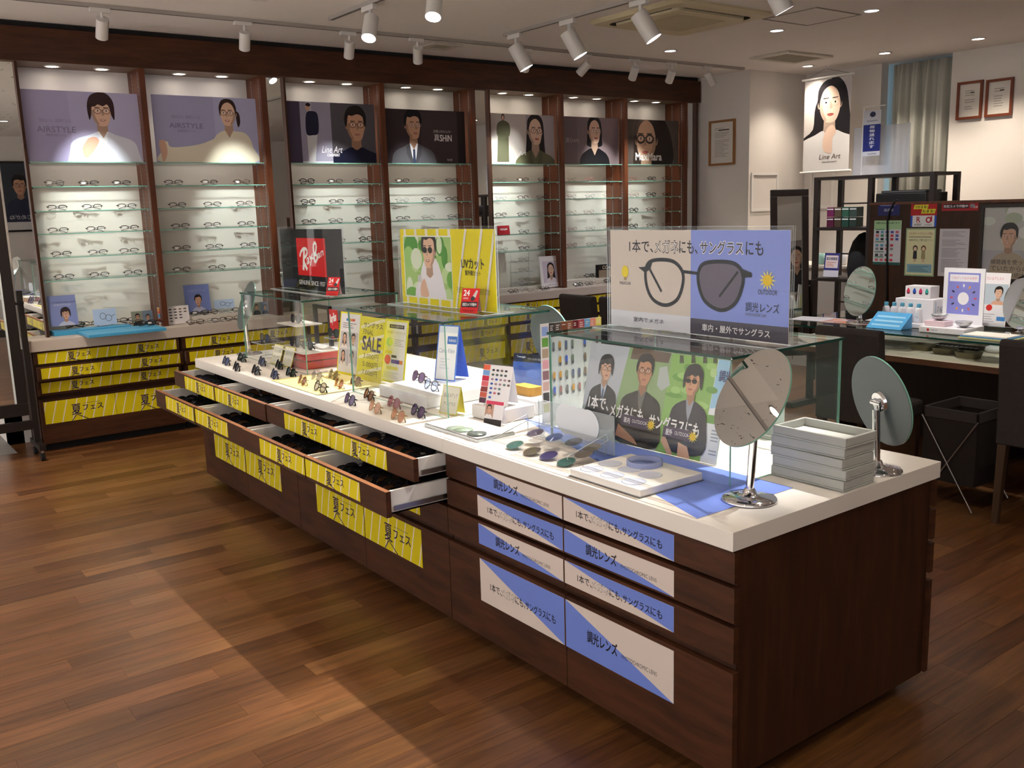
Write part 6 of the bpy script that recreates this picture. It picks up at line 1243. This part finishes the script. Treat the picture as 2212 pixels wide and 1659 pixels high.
# curtain in the window recess
b = MB(); y0, y1 = 4.80, 5.40; n = 60; CM = pm('grey_green_curtain', 0xb9bab2, rough=.9, bump=.2, bscale=400); vs = []
for i in range(n+1):
    f = i/n; y = y1+(y0-y1)*f; d = .045*math.sin(f*2*math.pi*4.5)+.015*math.sin(f*2*math.pi*11)
    pinch = .45; vs += [(8.80+d*pinch, y, 2.82), (8.80+d, y, 2.55), (8.80+d*1.1, y, .25)]
b.add(vs, [(3*i+j, 3*i+3+j, 3*i+4+j, 3*i+1+j) for i in range(n) for j in range(2)], CM, True); o = tagm(b, 'curtain', 'grey-green pleated curtain in the window recess', 'curtain'); md = o.modifiers.new('thickness', 'SOLIDIFY'); md.thickness = .004
# standing mirror behind the desk
W_, H_ = .285, 1.25; uM = Vector((.8, -.6, 0)); vM = Vector((.12, .035, 1)).normalized(); pTR = onx(1746, 408, 6.1); vM = (vM-uM*vM.dot(uM)).normalized(); p00 = pTR-vM*H_-uM*W_; t = thing('standing_mirror', 'dark framed tilting floor mirror behind the desk', 'mirror', (p00.x+.14, p00.y-.1, 0)); MO = frame(p00, uM, vM)
k = MB(); k.M = MO
for r_ in ((0, 0, W_, .05), (0, H_-.05, W_, H_), (0, .05, .05, H_-.05), (W_-.05, .05, W_, H_-.05)): k.box(r_[0], r_[1], -.012, r_[2], r_[3], .012, DARKW)
k.M = None; k.build('frame', t, local(t, Matrix()), bevel=.004); k = MB(); k.M = MO; k.box(.05, .05, -.004, W_-.05, H_-.05, .002, MIRROR); k.M = None; k.build('mirror_glass', t, local(t, Matrix()))
k = MB(); e = MO @ Vector((W_+.03, .52, 0)); k.box(e.x-.02, e.y-.02, .0, e.x+.02, e.y+.02, e.z+.05, DARKW); k.cyl(e, MO @ Vector((W_, .52, 0)), .012, n=10, mat=BLACK); k.box(e.x-.25, e.y-.03, 0, e.x+.25, e.y+.03, .04, DARKW); k.build('stand', t, local(t, Matrix()))
# low cabinet with cups far behind
b = MB(); b.box(7.45, 4.9, 0, 7.9, 6.2, .93, pm('grey_beige_unit', 0xb7aea4, rough=.6)); b.box(7.43, 4.88, .93, 7.92, 6.22, .955, pm('cream_top', 0xd8d0c4, rough=.5)); b.box(7.448, 5.5, .05, 7.45, 5.505, .9, MATTEB); tagm(b, 'low_cabinet', 'grey-beige low cabinet behind the floor mirror', 'cabinet')
for i, (y, c) in enumerate(((5.28, 0x8ab0a4), (5.18, 0xe6e6ea), (5.06, 0xdadade))):
    b = MB(); b.lathe([(.03, 0), (.038, .01), (.042, .10), (.039, .10), (.033, .012), (.0001, .01)], 18, pm('cup_%d' % i, c, rough=.2), (7.55, y, .956)); tagm(b, 'cup', '%s cup on the low cabinet beside the rack' % ('pale green', 'middle white', 'right white')[i], 'cup')
# ================================================================== ceiling fittings
IV = pm('aged_ivory_plastic', 0xd3c6a6, rough=.5); IVG = pm('grille_ivory', 0xb7ad92, rough=.7, var=.05, vscale=60)
p = [onz(1303, 45, CZ), onz(1500, 72, CZ), onz(1645, 25, CZ)]
ax0, ax1, ay0, ay1 = 4.70, 5.68, 4.42, 5.30
t = thing('ceiling_air_conditioner', 'ivory four-way cassette air conditioner in the ceiling', 'air conditioner', ((ax0+ax1)/2, (ay0+ay1)/2, CZ-.05)); cx, cy_ = (ax0+ax1)/2, (ay0+ay1)/2; hx, hy = (ax1-ax0)/2, (ay1-ay0)/2
def rr(hx, hy, r, n=6):
    o = []
    for sx, sy, a0 in ((1, 1, 0), (-1, 1, 90), (-1, -1, 180), (1, -1, 270)):
        for i in range(n+1): a = math.radians(a0+90*i/n); o.append((sx*(hx-r)+r*math.cos(a), sy*(hy-r)+r*math.sin(a)))
    return o
def tray_loop(b, loops, mat, caps=True):
    n = len(loops[0][0]); vs = []
    for pts, z in loops: vs += [(cx+u_, cy_+v_, z) for u_, v_ in pts]
    fs = [(i*n+k, i*n+(k+1) % n, (i+1)*n+(k+1) % n, (i+1)*n+k) for i in range(len(loops)-1) for k in range(n)]
    b.add(vs, [f[::-1] for f in fs], mat)
b = MB(); tray_loop(b, [(rr(hx, hy, .05), CZ-.001), (rr(hx, hy, .05), CZ-.012), (rr(hx*.96, hy*.96, .06), CZ-.03), (rr(hx*.80, hy*.80, .08), CZ-.032)], IV); b.build('outer_panel', t)
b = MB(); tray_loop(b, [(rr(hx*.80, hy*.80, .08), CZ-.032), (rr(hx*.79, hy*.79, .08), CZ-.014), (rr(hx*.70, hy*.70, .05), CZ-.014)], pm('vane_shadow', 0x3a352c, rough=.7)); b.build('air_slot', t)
b = MB(); tray_loop(b, [(rr(hx*.71, hy*.71, .05), CZ-.014), (rr(hx*.71, hy*.71, .05), CZ-.042), (rr(hx*.66, hy*.66, .04), CZ-.046), (rr(hx*.50, hy*.50, .02), CZ-.046)], IV); b.build('inner_panel', t)
b = MB(); b.box(cx-hx*.5, cy_-hy*.5, CZ-.046, cx+hx*.5, cy_+hy*.5, CZ-.04, IVG)
for i in range(24): b.box(cx-hx*.49, cy_-hy*.48+i*hy*.04, CZ-.0475, cx+hx*.49, cy_-hy*.465+i*hy*.04, CZ-.046, IV)
b.build('intake_grille', t)
for sx, sy in ((1, 0), (-1, 0), (0, 1), (0, -1)):
    b = MB()
    if sx: b.box(cx+sx*hx*.725, cy_-hy*.6, CZ-.030, cx+sx*hx*.775, cy_+hy*.6, CZ-.026, pm('vane_grey', 0x6f685a, rough=.5))
    else: b.box(cx-hx*.6, cy_+sy*hy*.725, CZ-.030, cx+hx*.6, cy_+sy*hy*.775, CZ-.026, pm('vane_grey', 0x6f685a, rough=.5))
    b.build('air_vane', t)
def vent(x0, x1, y0, y1, label, drop=.02):
    t = thing('ceiling_vent', label, 'vent', ((x0+x1)/2, (y0+y1)/2, CZ-drop)); k = MB(); f = .06; W = pm('vent_white', 0xd2cbc0, rough=.5)
    for r_ in ((x0, y0, x1, y0+f), (x0, y1-f, x1, y1), (x0, y0+f, x0+f, y1-f), (x1-f, y0+f, x1, y1-f)): k.box(r_[0], r_[1], CZ-drop, r_[2], r_[3], CZ-.001, W)
    k.build('frame', t, bevel=.004); k = MB(); k.box(x0+f, y0+f, CZ-drop*.5, x1-f, y1-f, CZ-drop*.3, pm('vent_grille', 0x9a9282, rough=.7))
    for i in range(12): k.box(x0+f, y0+f+(y1-y0-2*f)*i/12, CZ-drop*.7, x1-f, y0+f+(y1-y0-2*f)*(i+.45)/12, CZ-drop*.5, pm('vent_slat', 0xaaa292, rough=.6))
    k.build('grille', t)
vent(7.20, 7.86, 5.44, 5.88, 'square white ceiling vent above the hanging banner'); vent(4.18, 4.45, 6.50, 6.76, 'small ceiling vent between track and display wall', .012)
t = thing('access_hatch', 'flush square access hatch in the ceiling', 'hatch', (6.07, 4.4, CZ-.004)); k = MB()
for r_ in ((5.80, 4.16, 6.33, 4.175), (5.80, 4.61, 6.33, 4.625), (5.80, 4.175, 5.815, 4.61), (6.315, 4.175, 6.33, 4.61)): k.box(r_[0], r_[1], CZ-.005, r_[2], r_[3], CZ-.001, pm('hatch_frame', 0x8f8880, rough=.6))
k.build('frame', t); MB().box(5.818, 4.178, CZ-.003, 6.312, 4.607, CZ-.001, CEILM).build('hatch_panel', t)
# ================================================================== standing mirror on casters at the left edge
t = thing('rolling_mirror', 'tall dark framed mirror on casters at the left edge', 'mirror', (.85, 6.85, 0)); FR = pm('espresso_frame', 0x17100e, rough=.4)
k = MB()
for r_ in ((.50, .30, 1.06, .385), (.50, 1.80, 1.06, 1.88), (.50, .385, .56, 1.80), (.995, .385, 1.06, 1.80)): k.box(r_[0], 6.79, r_[1], r_[2], 6.825, r_[3], FR)
k.build('frame', t, bevel=.003); MB().box(.56, 6.798, .385, .995, 6.806, 1.80, MIRROR).build('mirror_glass', t); MB().box(.985, 6.788, .385, .996, 6.797, 1.80, AEDGE).build('glass_bevel', t)
MB().box(1.075, 6.80, .11, 1.11, 6.835, 1.12, FR).build('post', t); b = MB(); b.cyl((1.055, 6.817, 1.04), (1.10, 6.817, 1.04), .012, n=12, mat=BLACK); b.cyl((1.095, 6.80, 1.04), (1.095, 6.775, 1.04), .018, .014, n=14, mat=BLACK); b.build('tilt_knob', t)
MB().box(1.075, 6.66, .075, 1.115, 6.98, .11, FR).build('foot', t); MB().box(.45, 6.80, .20, 1.075, 6.83, .26, FR).build('cross_rail', t)
for y in (6.70, 6.94):
    b = MB(); b.cyl((1.083, y, .028), (1.107, y, .028), .027, n=18, mat=MATTEB); b.box(1.088, y-.012, .045, 1.102, y+.012, .075, STEEL); b.build('caster', t)
# framed poster on the front wall, seen only in the mirrors
t = thing('wall_poster', 'framed portrait poster seen only in the narrow left mirror', 'poster', (2.8, -2.08, 1.45)); s = Sheet(.62, 1.0, 0x3a3f4a, .003); s.person(.31, .66, .26, None, 0x1d1a1c, 0xc99a80, 0x2a3048, 'm', 0, 0x2a2424, sh=.8); s.T('とむめがね', .12, .16, .5, .23, 0xd8d4d8); s.R(0, 0, .62, .12, 0xd8d6d8); s.b.build('poster_print', t, local(t, frame((3.11, -2.085, 1.45), (-1, 0, 0), (0, 0, 1))))
k = MB(); k.M = frame((3.11, -2.09, 1.45), (-1, 0, 0), (0, 0, 1))
for r_ in ((-.03, -.03, .65, 0), (-.03, 1, .65, 1.03), (-.03, 0, 0, 1), (.62, 0, .65, 1)): k.box(r_[0], r_[1], 0, r_[2], r_[3], .02, FR)
k.M = None; k.build('frame', t, local(t, Matrix()))
t = thing('wall_poster', 'portrait poster of a woman in black seen in the floor mirror', 'poster', (3.6, -2.08, 1.5)); s = Sheet(.75, .75, 0x9a8f90, .003); s.person(.37, .50, .26, None, 0x1d1a1c, 0xe0b8a2, 0x15151c, 'fs', 0, None, sh=.9); s.b.build('poster_print', t, local(t, frame((4.0, -2.085, 1.55), (-1, 0, 0), (0, 0, 1))))
k = MB(); k.box(3.10, -2.09, 0, 3.20, -1.85, 2.5, WOODR); k.build('wood_post', t); MB().sheet(3.21, -2.09, 1.48, 4.2, -1.86, 1.486, GLASS, GEDGE2, 'z').build('glass_shelf', t); MB().sheet(3.21, -2.09, 1.30, 4.2, -1.86, 1.306, GLASS, GEDGE2, 'z').build('glass_shelf', t)
wallbox('wall_front', -.6, -2.2, 0, 9.0, -2.1, CZ)
for k_, (root, used) in PROTO.items():
    if not used:
        for ch in [c for c in bpy.data.objects if c.parent == root]: bpy.data.objects.remove(ch)
        bpy.data.objects.remove(root)
